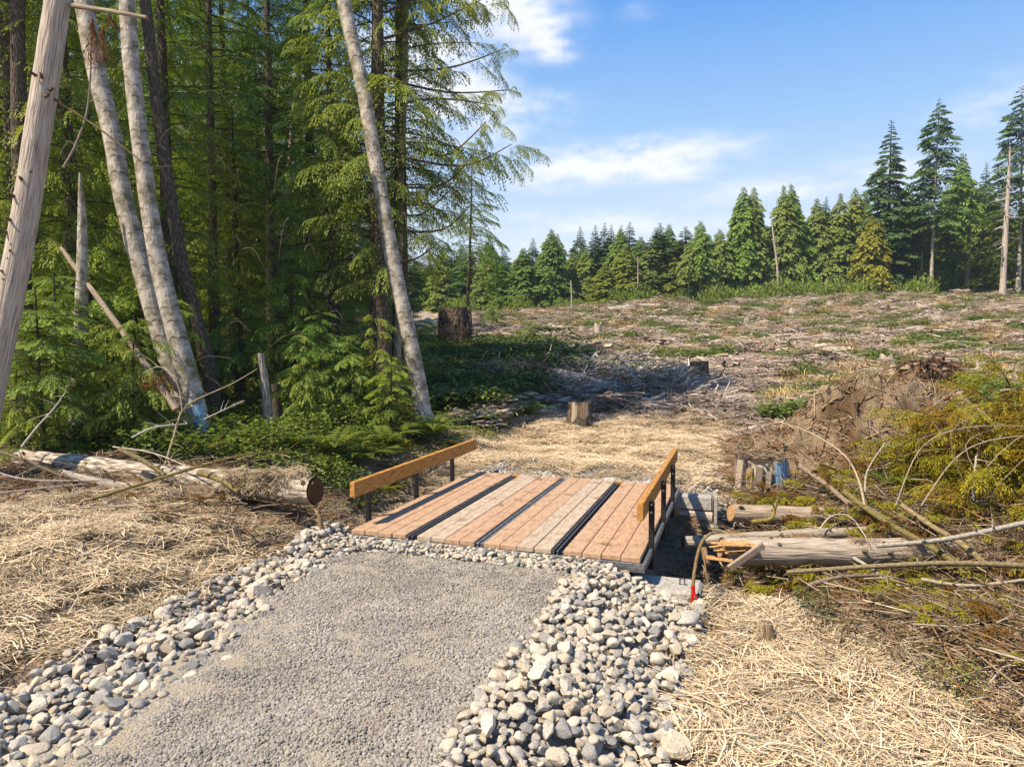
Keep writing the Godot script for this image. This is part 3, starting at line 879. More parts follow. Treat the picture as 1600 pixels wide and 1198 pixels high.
	stem("broken_post", "dark stub of a trunk right behind the broken mossy trunk", [[436, 660, 17.6, 0.28], [432, 625, 17.6, 0.24], [430, 600, 17.6, 0.22]], M.dark_bark, "", 9, 0.10, "snag")
	# young hemlocks and cedars that hide the feet of the trees
	var saps := [[545, 18.4, 0.62, 0, "bright green young hemlock in front of the tall leaning trunk"], [470, 17.6, 0.62, 0, "bright young hemlock beside the short broken trunk"], [500, 19.6, 0.8, 1, "young hemlock behind the two bright ones"], [455, 21.5, 1.1, 3, "young conifer in the shade left of the bright young hemlocks"], [610, 17.4, 0.5, 2, "knee-high bright conifer beside the leaning trunk's foot"], [585, 19.0, 0.75, 2, "small young hemlock at the straight mossy trunk's foot"], [225, 17.5, 1.0, 2, "sunlit young cedar left of the blue-marked alder"], [165, 15.4, 0.7, 2, "low yellow-green young conifer left of the blue paint"], [85, 15.2, 0.95, 0, "young conifer drooping behind the grey snag"], [20, 13.6, 0.55, 2, "ragged low conifer under the grey snag"], [60, 13.8, 0.85, 0, "sunlit young cedar with hanging sprays right of the grey snag"], [205, 14.8, 0.72, 0, "bright hanging young cedar in front of the mossy alder"], [140, 17.5, 1.1, 3, "tall young conifer between the snag and the mossy alder"], [375, 21.0, 0.9, 1, "shaded young conifer in the forest gap"], [645, 26.0, 0.8, 0, "young hemlock right of the tall leaning trunk"], [770, 60.0, 0.9, 1, "lone young conifer left of the far treeline"]]
	for k in saps.size():
		var s: Array = saps[k]
		plant_tree("young_conifer", sap[k % 2], s[4], spot(s[0], s[1]), "", rf(0, TAU), Vector3.ONE * s[2], null, tints[s[3]])
	# thin dead twigs that arch through the boughs
	var tw := Mb.new()
	for k in 70:
		var p := at(rf(20, 640), rf(120, 600), rf(14.5, 20.0))
		var a := Vector3(rf(-1, 1), rf(-0.7, 0.3), rf(-0.5, 0.5)) * rf(0.5, 1.5)
		tw.tube(curve([p, p + a * 0.5 + Vector3(0, 0.15, 0), p + a + Vector3(0, -0.3, 0)], 5), radii(0.009, 0.002, 5), 4, Color(0.20, 0.165, 0.12) * rf(0.5, 1.3))
	tag(part("dead_twigs", tw.mesh(), M.stick, self), "thin dead twigs hanging among the forest boughs", "twigs", "", "stuff")
	# the long limbs that reach out over the sky right of the double cedar
	var c3 := spot(592, 22.0)
	var reach := thing("reaching_limbs", "long bare cedar limbs with thin sprays reaching right over the sky", "branches", c3)
	var specs := [[600, 110, 700, 92, 790, 75], [605, 165, 690, 140, 775, 165], [600, 122, 700, 130, 800, 140], [605, 205, 690, 230, 760, 190], [605, 240, 720, 245, 800, 225], [605, 290, 690, 275, 745, 235], [610, 360, 690, 345, 735, 320], [615, 330, 660, 320, 720, 280], [600, 60, 680, 20, 770, -10], [600, 20, 690, -30, 760, 10], [612, 410, 650, 390, 690, 375]]
	for sp in specs:
		var dd := rf(-1.2, 0.8)
		var a := at(sp[0], sp[1], 22.0) - c3
		var m := at(sp[2], sp[3] + 14, 22.0 + dd * 0.5) - c3
		var e := at(sp[4], sp[5], 22.0 + dd) - c3
		var lm := Mb.new()
		var path := curve([a, m, e], 10)
		lm.tube(path, radii(0.055, 0.012, 10), 6, Color(0.10, 0.08, 0.06))
		var limb := part("limb", lm.mesh(), M.stick, reach)
		var fo := SurfaceTool.new()
		var ks: Array = kits["cedar"]
		for j in range(3, 11):
			for q in 2:
				if rng.randf() < 0.25: continue
				var b: Array = ks[rng.randi() % 6]
				var yaw := rf(-1.1, 1.1) + (0.9 if q else -0.9)
				fo.append_from(b[1][0], 0, Transform3D((Basis(Vector3.UP, yaw) * Basis(Vector3(0, 0, 1), rf(-0.5, 0.2))).scaled(Vector3.ONE * rf(0.35, 0.65)), path[j]))
		part("foliage_spray", fo.commit(), tints[2], limb)

# ---------------------------------------------------------------- the far treeline
func make_treeline() -> void:
	var fir := []
	for k in 3: fir.append(conifer("fir_far", 20.0, 0.30, 0.08, 3.7, 170, 0.85, 0.20, 0.12, 7))
	var airy := []
	for k in 2: airy.append(conifer("fir_far", 27.0, 0.24, 0.32, 4.2, 120, 0.75, 0.15, 0.35, 8))
	var ced := []
	for k in 4: ced.append(conifer("cedar_far", 16.0, 0.25, 0.02, 2.9, 210, 0.72, 0.02, 0.05, 7))
	var gold := conifer("gold_far", 12.0, 0.2, 0.03, 2.7, 170, 0.65, 0.05, 0.05, 7)
	var tuft := conifer("cedar_far", 13.0, 0.16, 0.38, 2.2, 100, 0.6, 0.05, 0.1, 7)
	var deep: Material = M.leaf_deep
	var cool := leaf_tint("leaf_cool", Color(0.92, 1.0, 0.90))
	var pale: Material = M.leaf_warm
	var hts := {"fir": 20.0, "airy": 27.0, "ced": 16.0, "gold": 12.0, "tuft": 13.0}
	# u, top v, depth, kind, width factor, tint, label
	var L := [
		[1383, 185, 92, "fir", 1.15, deep, "tall dark dense fir at the clearing's edge, right of the golden cedar"],
		[1452, 148, 88, "airy", 1.0, cool, "tallest airy fir with a long bare pale trunk right of the dark fir"],
		[1436, 236, 91, "airy", 0.7, deep, "slim half-bare fir close left of the tallest airy fir"],
		[1588, 128, 90, "airy", 1.15, deep, "tall dark fir at the treeline's right end"],
		[1496, 236, 99, "ced", 1.25, cool, "conifer spire right of the tallest airy fir, above the maple"],
		[1532, 252, 99, "fir", 0.9, cool, "narrow conifer spire between the maple and the right-hand firs"],
		[1415, 300, 97, "ced", 1.3, deep, "dark hemlock filling between the dark fir and the airy fir"],
		[1470, 330, 96, "ced", 1.4, deep, "shaded conifer behind the bare pale trunk"],
		[1560, 320, 94, "ced", 1.4, pale, "conifer left of the weathered snag at the right"],
		[1610, 300, 95, "ced", 1.3, pale, "yellowish conifer right of the weathered snag"],
		[1640, 250, 96, "fir", 1.2, deep, "dark fir past the weathered snag"],
		[1157, 290, 93, "ced", 1.2, cool, "left spire of the dense twin-topped cedar in mid treeline"],
		[1174, 290, 93.5, "ced", 1.2, M.leaf, "right spire of the dense twin-topped cedar in mid treeline"],
		[1222, 288, 94, "ced", 1.1, M.leaf, "left of the two cedars right of the twin-topped cedar"],
		[1234, 285, 95, "ced", 1.15, cool, "right of the two cedars right of the twin-topped cedar"],
		[1272, 308, 96, "ced", 1.15, M.leaf, "medium cedar left of the golden cedar, first of a close row"],
		[1284, 306, 97, "fir", 0.9, cool, "bluish narrow conifer in the row left of the golden cedar"],
		[1306, 300, 96, "ced", 1.2, M.leaf, "broad cedar in the row left of the golden cedar"],
		[1333, 292, 98, "ced", 1.2, pale, "pale cedar rising just behind the golden cedar"],
		[1345, 300, 99, "ced", 1.2, M.leaf, "cedar squeezed between the golden cedar and the dark fir"],
		[1357, 335, 90, "gold", 1.15, M.leaf, "golden-yellow cedar at the clearing's edge"],
		[1075, 375, 92, "tuft", 1.0, M.leaf, "tufted cedar on a bare pale stem, leftmost of the four"],
		[1092, 343, 92, "tuft", 1.0, cool, "tallest tufted cedar on a bare pale stem, second of the four"],
		[1107, 372, 93, "tuft", 0.9, M.leaf, "small tufted cedar on a bare pale stem, third of the four"],
		[1122, 356, 92, "tuft", 1.0, M.leaf, "tufted cedar on a bare pale stem, rightmost of the four"],
		[1140, 365, 96, "ced", 1.1, M.leaf, "low cedar left of the twin-topped cedar"],
		[1195, 350, 98, "ced", 1.2, cool, "low cedar right of the twin-topped cedar"],
		[1250, 350, 97, "ced", 1.1, cool, "low cedar between the taller ones of mid treeline"],
		[1032, 346, 100, "fir", 1.1, cool, "pointed dark conifer standing alone left of the tufted cedars"],
		[1020, 372, 99, "ced", 1.2, M.leaf, "cedar at the foot of the lone pointed conifer"],
		[1050, 395, 98, "ced", 1.2, pale, "low pale cedar right of the lone pointed conifer"],
		[906, 352, 112, "fir", 1.0, deep, "dark fir spire, leftmost of the far dark cluster"],
		[930, 350, 114, "fir", 0.95, deep, "dark fir spire, second from the left of the far dark cluster"],
		[941, 347, 114, "fir", 1.0, deep, "dark fir spire, third from the left of the far dark cluster"],
		[954, 350, 115, "fir", 0.9, deep, "dark fir spire, fourth from the left of the far dark cluster"],
		[967, 350, 114, "fir", 0.95, deep, "dark fir spire, fifth from the left of the far dark cluster"],
		[981, 346, 113, "fir", 1.15, deep, "broadest dark fir, rightmost of the far dark cluster"],
		[872, 364, 104, "ced", 1.1, pale, "pointed pale cedar left of the far dark cluster"],
		[895, 395, 102, "ced", 1.2, M.leaf, "rounded cedar below the left of the far dark cluster"],
		[915, 388, 101, "ced", 1.2, M.leaf, "broad cedar in front of the far dark cluster's middle"],
		[945, 412, 98, "ced", 1.4, pale, "low yellow-green cedar in front of the far dark cluster"],
		[978, 384, 99, "ced", 1.5, pale, "broad yellow-green cedar in front of the far dark cluster's right end"],
		[1002, 400, 101, "ced", 1.2, M.leaf, "cedar beside the thin snag, left of the lone pointed conifer"],
		[832, 370, 108, "fir", 1.0, cool, "bluish fir rising behind the sapling on the old stump"],
		[850, 385, 104, "ced", 1.2, M.leaf, "cedar right of the bluish fir behind the old stump"],
		[812, 390, 100, "ced", 1.2, pale, "pale cedar behind the sapling's drooping boughs"],
		[788, 384, 105, "fir", 1.0, cool, "conifer behind the sapling's top"],
		[760, 395, 98, "ced", 1.2, M.leaf, "cedar far behind the tall old stump, right side"],
		[735, 380, 104, "fir", 1.0, deep, "dark conifer far behind the tall old stump"],
		[712, 385, 108, "fir", 1.0, deep, "dark conifer far behind the tall old stump, left side"],
		[690, 395, 100, "ced", 1.2, M.leaf, "cedar in the gap between the leaning trunk and the old stump"],
		[1395, 380, 95, "ced", 1.2, deep, "shaded conifer at the dark fir's foot"],
	]
	var pick := 0
	for t in L:
		var p := spot(t[0], t[2])
		p.y -= 0.1
		var h := at(t[0], t[1], t[2]).y - p.y
		var proto: Array
		match t[3]:
			"fir": proto = fir[pick % 3]
			"airy": proto = airy[pick % 2]
			"ced": proto = ced[pick % 4]
			"gold": proto = gold
			_: proto = tuft
		pick += 1
		var sy: float = h / hts[t[3]]
		var sx: float = t[4] * lerpf(sy, 1.0, 0.6)
		plant_tree("fir_tree" if t[3] in ["fir", "airy"] else "cedar_tree", proto, t[6], p, "trees along the far edge of the clearing", rf(0, TAU), Vector3(sx, sy, sx), M.alder_bark if t[3] in ["airy", "tuft"] else M.dark_bark, t[5])
	# a second rank that closes the gaps
	for k in 76:
		var u := lerpf(560.0, 1720.0, (k + rf(0.1, 0.9)) / 76.0)
		var d := rf(97.0, 128.0)
		var p := spot(u, d)
		var h := 12.5 * rf(0.62, 1.15) + 4.5 * sm(1350.0, 1500.0, u)
		if u > 780 and u < 1140: h *= 0.8
		plant_tree("cedar_tree", ced[k % 4] if k % 3 else fir[k % 3], "conifer in the packed second rank of the treeline", p, "second rank of the far treeline", rf(0, TAU), Vector3(1.15, h / (16.0 if k % 3 else 20.0), 1.15), null, [M.leaf, deep, cool][k % 3])
	# weathered snags
	stem("bare_snag", "tall pale bare snag leaning slightly at the right end of the treeline", [[1567, 461, 84, 0.66], [1571, 380, 84, 0.62], [1576, 290, 84, 0.42], [1579, 228, 84, 0.12]], M.grey_wood, "", 9, 0.05, "snag")
	var sn := Mb.new()
	var root := spot(1567, 84)
	for k in 46:
		var f := rf(0.25, 0.98)
		var p := at(lerpf(1567, 1579, f), lerpf(461, 228, f), 84) 
		var a := rf(0, TAU)
		var l := rf(0.8, 2.6) * (1.1 - f * 0.6)
		sn.tube(PackedVector3Array([p, p + Vector3(cos(a) * l, -0.25 * l, sin(a) * l)]), PackedFloat32Array([0.05, 0.015]), 4, Color(0.5, 0.45, 0.38))
	for v in sn.v.size(): sn.v[v] -= root
	part("dead_limb", sn.mesh(), M.stick, get_node("bare_snag")).set_meta("kind", "stuff")
	stem("bare_snag", "thin white curving dead stem between mid-treeline cedars", [[1217, 462, 91, 0.30], [1215, 420, 91, 0.28], [1209, 370, 91, 0.24], [1205, 335, 91, 0.12]], M.grey_wood, "", 7, 0.05, "snag")
	stem("bare_snag", "thin pale pole standing alone before the treeline, left of centre", [[893, 487, 86, 0.2], [893, 460, 86, 0.17], [892, 438, 86, 0.14]], M.grey_wood, "", 7, 0.05, "snag")
	stem("bare_snag", "short pale stub at the shrub belt below the cedar row", [[1292, 446, 90, 0.3], [1292, 436, 90, 0.26]], M.grey_wood, "", 7, 0.05, "snag")
	stem("bare_snag", "thin dead stem right of the broad yellow-green cedar", [[996, 470, 96, 0.2], [997, 440, 96, 0.17], [997, 400, 96, 0.08]], M.grey_wood, "", 7, 0.05, "snag")
	# the maple: big leaf clumps on spreading limbs
	var mp := thing("maple_tree", "broad dark green leafy maple below the conifer spires", "tree", spot(1506, 89), "trees along the far edge of the clearing")
	var mt := Mb.new()
	mt.tube(curve([Vector3(0, -0.4, 0), Vector3(0.2, 5, 0), Vector3(0, 9, 0.3)], 8), radii(0.4, 0.12, 8, 0.5), 9, Color.WHITE)
	part("trunk", mt.mesh(), M.dark_bark, mp)
	var ml := Mb.new()
	for k in 95:
		var a := rf(0, TAU)
		var y := rf(1.2, 13.2)
		var wide := 5.4 * sqrt(maxf(0.03, 1.0 - pow((y - 5.6) / 7.9, 2.0)))
		var q := sqrt(rf(0.25, 1.0)) * wide
		var c0 := Vector3(cos(a) * q, y, sin(a) * q)
		var tone := rf(0.0, 1.0)
		var size := rf(0.7, 1.35)
		for j in 46:
			var o := Vector3(rf(-1, 1), rf(-0.7, 0.7), rf(-1, 1)) * size
			var dir := Vector3(rf(-1, 1), rf(-0.7, 0.2), rf(-1, 1)).normalized()
			ml.leaf(c0 + o, dir, Vector3(rf(-0.5, 0.5), 1, rf(-0.5, 0.5)).normalized(), rf(0.25, 0.42), rf(0.2, 0.34), Color(0.070, 0.118, 0.022).lerp(Color(0.15, 0.205, 0.04), clampf(tone * 0.7 + rf(0, 0.4), 0, 1)))
	part("crown", ml.mesh(), M.leaf, mp)
	# shrub belt at the trees' feet
	var sh := Mb.new()
	for k in 420:
		var a := rf(0, TAU)
		var q := sqrt(rng.randf())
		var p := Vector3(cos(a) * q * 1.5, rf(0.1, 2.3) * (1.1 - q * 0.6), sin(a) * q * 1.5)
		sh.leaf(p, Vector3(rf(-0.6, 0.6), 1, rf(-0.6, 0.6)).normalized(), Vector3(rf(-1, 1), 0.2, rf(-1, 1)).normalized(), rf(0.3, 0.5), rf(0.10, 0.18), Color(0.11, 0.17, 0.035).lerp(Color(0.24, 0.30, 0.065), rng.randf()))
	var sm1 := sh.mesh()
	for k in 46:
		var u := lerpf(690.0, 1440.0, (k + rf(0.0, 1.0)) / 46.0)
		var d := 88.0 + rf(-2.0, 5.0) + (6.0 if u < 1050 else 0.0)
		var o := part("willow_shrub", sm1, M.leaf if k % 3 else M.leaf_bright, self, Transform3D(Basis(Vector3.UP, rf(0, TAU)).scaled(Vector3(1.0, rf(0.7, 1.15), 1.0) * rf(0.8, 1.25)), spot(u, d)))
		tag(o, "light green willow shrub in the belt along the treeline's foot", "shrub", "shrubs along the foot of the far treeline")

# ---------------------------------------------------------------- stumps
func stump_mesh(r: float, h: float, flare: float, ragged: float, sides := 18, fluted := 0.10) -> Array:
	var m := Mb.new()
	var top := Mb.new()
	var lobes := PackedFloat32Array()
	var tops := PackedFloat32Array()
	var roots := PackedFloat32Array()
	for k in sides:
		lobes.append(1.0 + rf(-fluted, fluted)); tops.append(h * (1.0 - ragged * rng.randf())); roots.append(1.0 + flare * rf(0.2, 1.5))
	var rows := 6
	for j in rows + 1:
		var t := float(j) / rows
		for k in sides + 1:
			var q := k % sides
			var a := TAU * k / sides
			var rr := r * lobes[q] * (lerpf(1.06, 0.95, t) + (roots[q] - 1.0) * exp(-t * 4.0)) * (1.0 + rf(-0.015, 0.015) * (0.0 if k == 0 or k == sides else 1.0))
			m.v.append(Vector3(cos(a) * rr, lerpf(-0.15, tops[q], t), sin(a) * rr))
			m.n.append(Vector3(cos(a), 0.15, sin(a)).normalized()); m.c.append(Color.WHITE.lerp(Color(0.8, 0.78, 0.75), rng.randf())); m.t.append(Vector2(float(k) / sides, t * h))
	for j in rows:
		for k in sides:
			var a := j * (sides + 1) + k
			var b := a + sides + 1
			m.i.append_array(PackedInt32Array([a, b + 1, b, a, a + 1, b + 1]))
	for k in sides:
		var p := m.v[rows * (sides + 1) + k]
		var q := m.v[rows * (sides + 1) + (k + 1) % sides]
		top.tri(Vector3(0, h * (1.0 - ragged * 0.7), 0), p, q, Color(0.8, 0.75, 0.68))
	return [m.mesh(), top.mesh()]

func stump(label: String, where: Vector3, r: float, h: float, flare: float, ragged: float, bark: Material, cut: Material, group := "", sides := 18) -> Node3D:
	var o := thing("tree_stump", label, "stump", where, group, rf(0, TAU))
	var ms := stump_mesh(r, h, flare, ragged, sides)
	part("bark", ms[0], bark, o)
	part("cut_face", ms[1], cut, o)
	return o

func make_stumps() -> void:
	var g: Material = M.grey_wood
	# the old growth stump with a sapling on its top
	var p := spot(711, 38.0)
	var o := thing("old_stump", "huge brown weathered stump with roots over it and a sapling on top", "stump", p)
	var hh := at(711, 478, 38.0).y - p.y
	var ms := stump_mesh(0.82, hh, 0.28, 0.10, 24, 0.12)
	part("bark", ms[0], M.dark_bark, o)
	part("cut_face", ms[1], M.dark_bark, o)
	var rt := Mb.new()
	for k in 130:
		var a := rf(0, TAU)
		var y := rf(0.1, 1.0) * hh
		var r := rf(0.84, 0.92)
		var pts := []
		for j in 4:
			pts.append(Vector3(cos(a + j * rf(-0.12, 0.12)) * r * (1.0 + j * 0.02), maxf(y - j * rf(0.15, 0.4), 0.0), sin(a + j * rf(-0.12, 0.12)) * r * (1.0 + j * 0.02)))
		rt.tube(curve(pts, 6), radii(0.022, 0.010, 6), 4, [Color(0.13, 0.07, 0.04), Color(0.10, 0.075, 0.05), Color(0.19, 0.13, 0.08), Color(0.26, 0.22, 0.17)][k % 4])
	part("root", rt.mesh(), M.stick, o).set_meta("kind", "stuff")
	# the sapling: sparse layered boughs that droop to the right
	var sp := at(733, 470, 38.0)
	var s := thing("hemlock_sapling", "slender drooping hemlock rooted on top of the huge old stump", "tree", sp)
	var sh := at(739, 238, 38.0).y - sp.y
	var tr := Mb.new()
	tr.tube(curve([Vector3(-0.1, -0.3, 0), Vector3(0.05, sh * 0.35, 0), Vector3(0.14, sh * 0.7, 0), Vector3(0.2, sh, 0)], 10), radii(0.10, 0.015, 10), 7, Color.WHITE)
	part("trunk", tr.mesh(), M.dark_bark, s)
	var ks: Array = kits["hemlock"]
	var cr := SurfaceTool.new()
	var li := SurfaceTool.new()
	for k in 46:
		var f := 0.14 + 0.84 * k / 46.0
		var len := lerpf(3.4, 0.5, pow(f, 0.9)) * rf(0.7, 1.1)
		var a := rf(-1.0, 1.0) if k % 3 != 0 else rf(2.2, 4.2)
		if k % 3 == 0: len *= 0.5
		var b: Array = ks[(6 if len > 2.2 else 3) + k % 3]
		var xf := Transform3D((Basis(Vector3.UP, a) * Basis(Vector3(0, 0, 1), rf(-0.25, 0.1))).scaled(Vector3.ONE * len / b[0]), Vector3(0.2 * f, sh * f, 0))
		cr.append_from(b[1][0], 0, xf); li.append_from(b[1][1], 0, xf)
	part("crown", cr.commit(), M.leaf_deep, s)
	part("limbs", li.commit(), M.stick, s).set_meta("kind", "stuff")
	# stumps near the drive
	o = stump("stump with pale upright slabs of bare wood beside the straw track", on_ground(905, 662), 0.38, 0.70, 0.9, 0.15, M.dark_bark, M.dark_bark)
	for k in 9:
		var a := rf(-1.2, 1.2) + PI * 0.5
		var m := Mb.new()
		m.box(Transform3D(Basis(Vector3.UP, -a + PI * 0.5) * Basis(Vector3.RIGHT, -0.10), Vector3(cos(a) * 0.41, 0.36, sin(a) * 0.41)), Vector3(rf(0.06, 0.12), rf(0.4, 0.68), 0.04), [Color(0.95, 0.9, 0.82), Color(0.6, 0.45, 0.30), Color(0.75, 0.72, 0.68)][k % 3], 0.01)
		part("wood_slab", m.mesh(), g, o)
	o.rotation.y = 0.0
	stump("dark upright stump beside the tangle of grey logs", on_ground(1092, 600), 0.45, 1.0, 0.25, 0.05, M.dark_bark, g)
	o = stump("broad split stump with blue paint near the bridge's far right corner", on_ground(1188, 764), 0.52, 0.78, 0.45, 0.25, M.log_bark, M.dark_bark)
	o.rotation.y = 0.0
	for k in 9:
		var a := lerpf(0.3, PI - 0.2, k / 8.0) + rf(-0.05, 0.05)
		var blue := a > 0.4 and a < 1.42
		if blue: continue
		var m := Mb.new()
		m.box(Transform3D(Basis(Vector3.UP, -a + PI * 0.5) * Basis(Vector3.RIGHT, -0.14), Vector3(cos(a) * rf(0.50, 0.60), 0.34 + (0.06 if blue else rf(-0.1, 0.06)), sin(a) * rf(0.50, 0.60))) * Transform3D(Basis(Vector3(0, 0, 1), rf(-0.12, 0.12)), Vector3.ZERO), Vector3(rf(0.10, 0.20), rf(0.35, 0.8), rf(0.06, 0.14)), [Color(0.75, 0.6, 0.45), Color(0.9, 0.85, 0.8), Color(0.55, 0.5, 0.45)][k % 3], 0.012)
		part("wood_slab", m.mesh(), g, o)
	var pt := Mb.new()
	for k in 12:
		var a0 := lerpf(0.42, 1.36, k / 12.0)
		var a1 := lerpf(0.42, 1.36, (k + 1) / 12.0)
		var lo := rf(0.10, 0.24)
		var hi := rf(0.60, 0.74)
		var r0 := 0.60 + rf(-0.015, 0.02)
		var r1 := 0.545 + rf(-0.015, 0.02)
		pt.quad(Vector3(cos(a1) * r0, lo, sin(a1) * r0), Vector3(cos(a1) * r1, hi, sin(a1) * r1), Vector3(cos(a0) * r1, hi + rf(-0.05, 0.05), sin(a0) * r1), Vector3(cos(a0) * r0, lo + rf(-0.05, 0.05), sin(a0) * r0), Color.WHITE)
	part("paint_patch", pt.mesh(), M.blue_paint, o)
	var rootlet := Mb.new()
	for k in 60:
		var a := rf(0, TAU)
		var q := rf(0.1, 0.6)
		var c0 := Vector3(cos(a) * q, 0.74, sin(a) * q)
		rootlet.tube(PackedVector3Array([c0, c0 + Vector3(rf(-0.3, 0.3), rf(0.0, 0.1), rf(-0.3, 0.3))]), PackedFloat32Array([0.02, 0.008]), 4, Color(0.2, 0.15, 0.10) * rf(0.6, 1.5))
	part("duff", rootlet.mesh(), M.stick, o).set_meta("kind", "stuff")
	# stumps scattered over the clearing: u, foot v, width and height in pixels
	var L := [[934, 529, 13, 26, "tall pale twin-slab stump standing in the middle of the clearing"], [910, 521, 10, 11, "low grey stump just left of the tall pale twin-slab stump"], [1085, 511, 11, 9, "small pale stump below the treeline's tufted cedars"], [1221, 544, 12, 16, "pointed pale stump in the clearing below the twin-topped cedar"], [1263, 525, 9, 10, "small grey stump right of the pointed pale stump"], [1402, 593, 24, 24, "split grey-white stump just behind the dirt mound's left shoulder"], [1488, 575, 24, 15, "bleached low stump behind the dark root wad"], [1533, 588, 18, 26, "bleached upright stump right of the dark root wad"], [1583, 604, 34, 38, "orange-tinted broken stump at the photo's right edge above the bough heap"], [1551, 527, 8, 10, "far small stump towards the right end of the clearing"], [840, 556, 26, 20, "grey rooty stump beside the dark bush"], [1018, 503, 16, 8, "low whitish stump right of the clearing's middle"], [1130, 590, 12, 10, "small white chipped stump right of the dark upright stump"], [1162, 520, 8, 9, "little stump left of the pointed pale stump"], [1340, 540, 9, 9, "little stump above the split grey-white stump"], [1445, 520, 9, 8, "far stump in line with the tallest airy fir"], [980, 545, 9, 8, "little brown stump left of the grey log tangle"]]
	for t in L:
		var w := on_ground(t[0], t[1])
		var k: float = -w.z / F
		stump(t[4], w, t[2] * k * 0.45, maxf(t[3] * k, 0.3), 0.35, 0.35, g, M.cut_wood if t[0] == 1583 else g, "stumps left standing in the clearing", 12)
	for k in 44:
		var w := spot(rf(820, 1640), rf(34.0, 84.0))
		stump("small grey stump among the slash of the clearing", w, rf(0.22, 0.45), rf(0.4, 1.0), 0.5, 0.45, g, g, "small grey stumps in the clearing", 10)

# ---------------------------------------------------------------- logs and branches
func log_thing(called: String, label: String, pts: Array, r0: float, r1: float, bark: Material, tone := Color.WHITE, rough := 0.04, group := "", cut := Color(0.75, 0.72, 0.66), sides := 16) -> Node3D:
	var o0: Vector3 = pts[0]
	var o := thing(called, label, "log", o0, group)
	var rel := []
	for p in pts: rel.append(p - o0)
	var m := Mb.new()
	var path := curve(rel, pts.size() * 6)
	for k in path.size(): path[k] += Vector3(0, rf(-1, 1), rf(-1, 1)) * r0 * 0.05
	m.tube(path, radii(r0, r1, pts.size() * 6), sides, tone, false, rough, int(absf(o0.x * 100)))
	part("bark", m.mesh(), bark, o)
	var kn := Mb.new()
	for k in 7:
		var f := rng.randi_range(1, path.size() - 2)
		var along := (path[f + 1] - path[f]).normalized()
		var out := (Vector3(rf(-1, 1), rf(0.1, 1), rf(-0.2, 1)) - along * rf(-0.3, 0.3)).normalized()
		out = (out - along * out.dot(along) * 0.8).normalized()
		var rr := lerpf(r0, r1, float(f) / path.size())
		kn.tube(PackedVector3Array([path[f] + out * rr * 0.8, path[f] + out * rr * rf(1.1, 1.5)]), PackedFloat32Array([rr * 0.22, rr * 0.12]), 6, tone * 0.7, true)
	part("knot", kn.mesh(), bark, o).set_meta("kind", "stuff")
	var e := Mb.new()
	var t0 := (path[0] - path[1]).normalized()
	var t1 := (path[-1] - path[-2]).normalized()
	e.tube(PackedVector3Array([path[0] - t0 * 0.03, path[0] + t0 * 0.004]), PackedFloat32Array([r0 * 0.90, r0 * 0.86]), sides, cut, true)
	part("cut_end", e.mesh(), M.cut_wood, o)
	e = Mb.new()
	e.tube(PackedVector3Array([path[-1] - t1 * 0.03, path[-1] + t1 * 0.004]), PackedFloat32Array([r1 * 0.94, r1 * 0.92]), sides, cut, true)
	part("cut_end", e.mesh(), M.cut_wood, o)
	return o

func pole(label: String, px: Array, r0: float, r1: float, col: Color, group := "", called := "fallen_branch") -> Node3D:
	var o0 := at(px[0][0], px[0][1], px[0][2])
	var o := thing(called, label, "branch", o0, group)
	var rel := []
	for p in px: rel.append(at(p[0], p[1], p[2]) - o0)
	var m := Mb.new()
	var n := px.size() * 4
	m.tube(curve(rel, n), radii(r0, r1, n), 7, col, true, 0.09, int(px[0][0]))
	part("stem", m.mesh(), M.stick, o)
	var tw := Mb.new()
	var path := curve(rel, 12)
	for k in 7:
		var p := path[rng.randi_range(2, 12)]
		var d := Vector3(rf(-1, 1), rf(-0.2, 0.9), rf(-1, 1)).normalized() * rf(0.12, 0.45)
		tw.tube(PackedVector3Array([p, p + d * 0.5, p + d + Vector3(0, -0.04, 0)]), PackedFloat32Array([r1 * 0.6 + 0.002, 0.004, 0.002]), 4, col)
	part("twig", tw.mesh(), M.stick, o).set_meta("kind", "stuff")
	return o

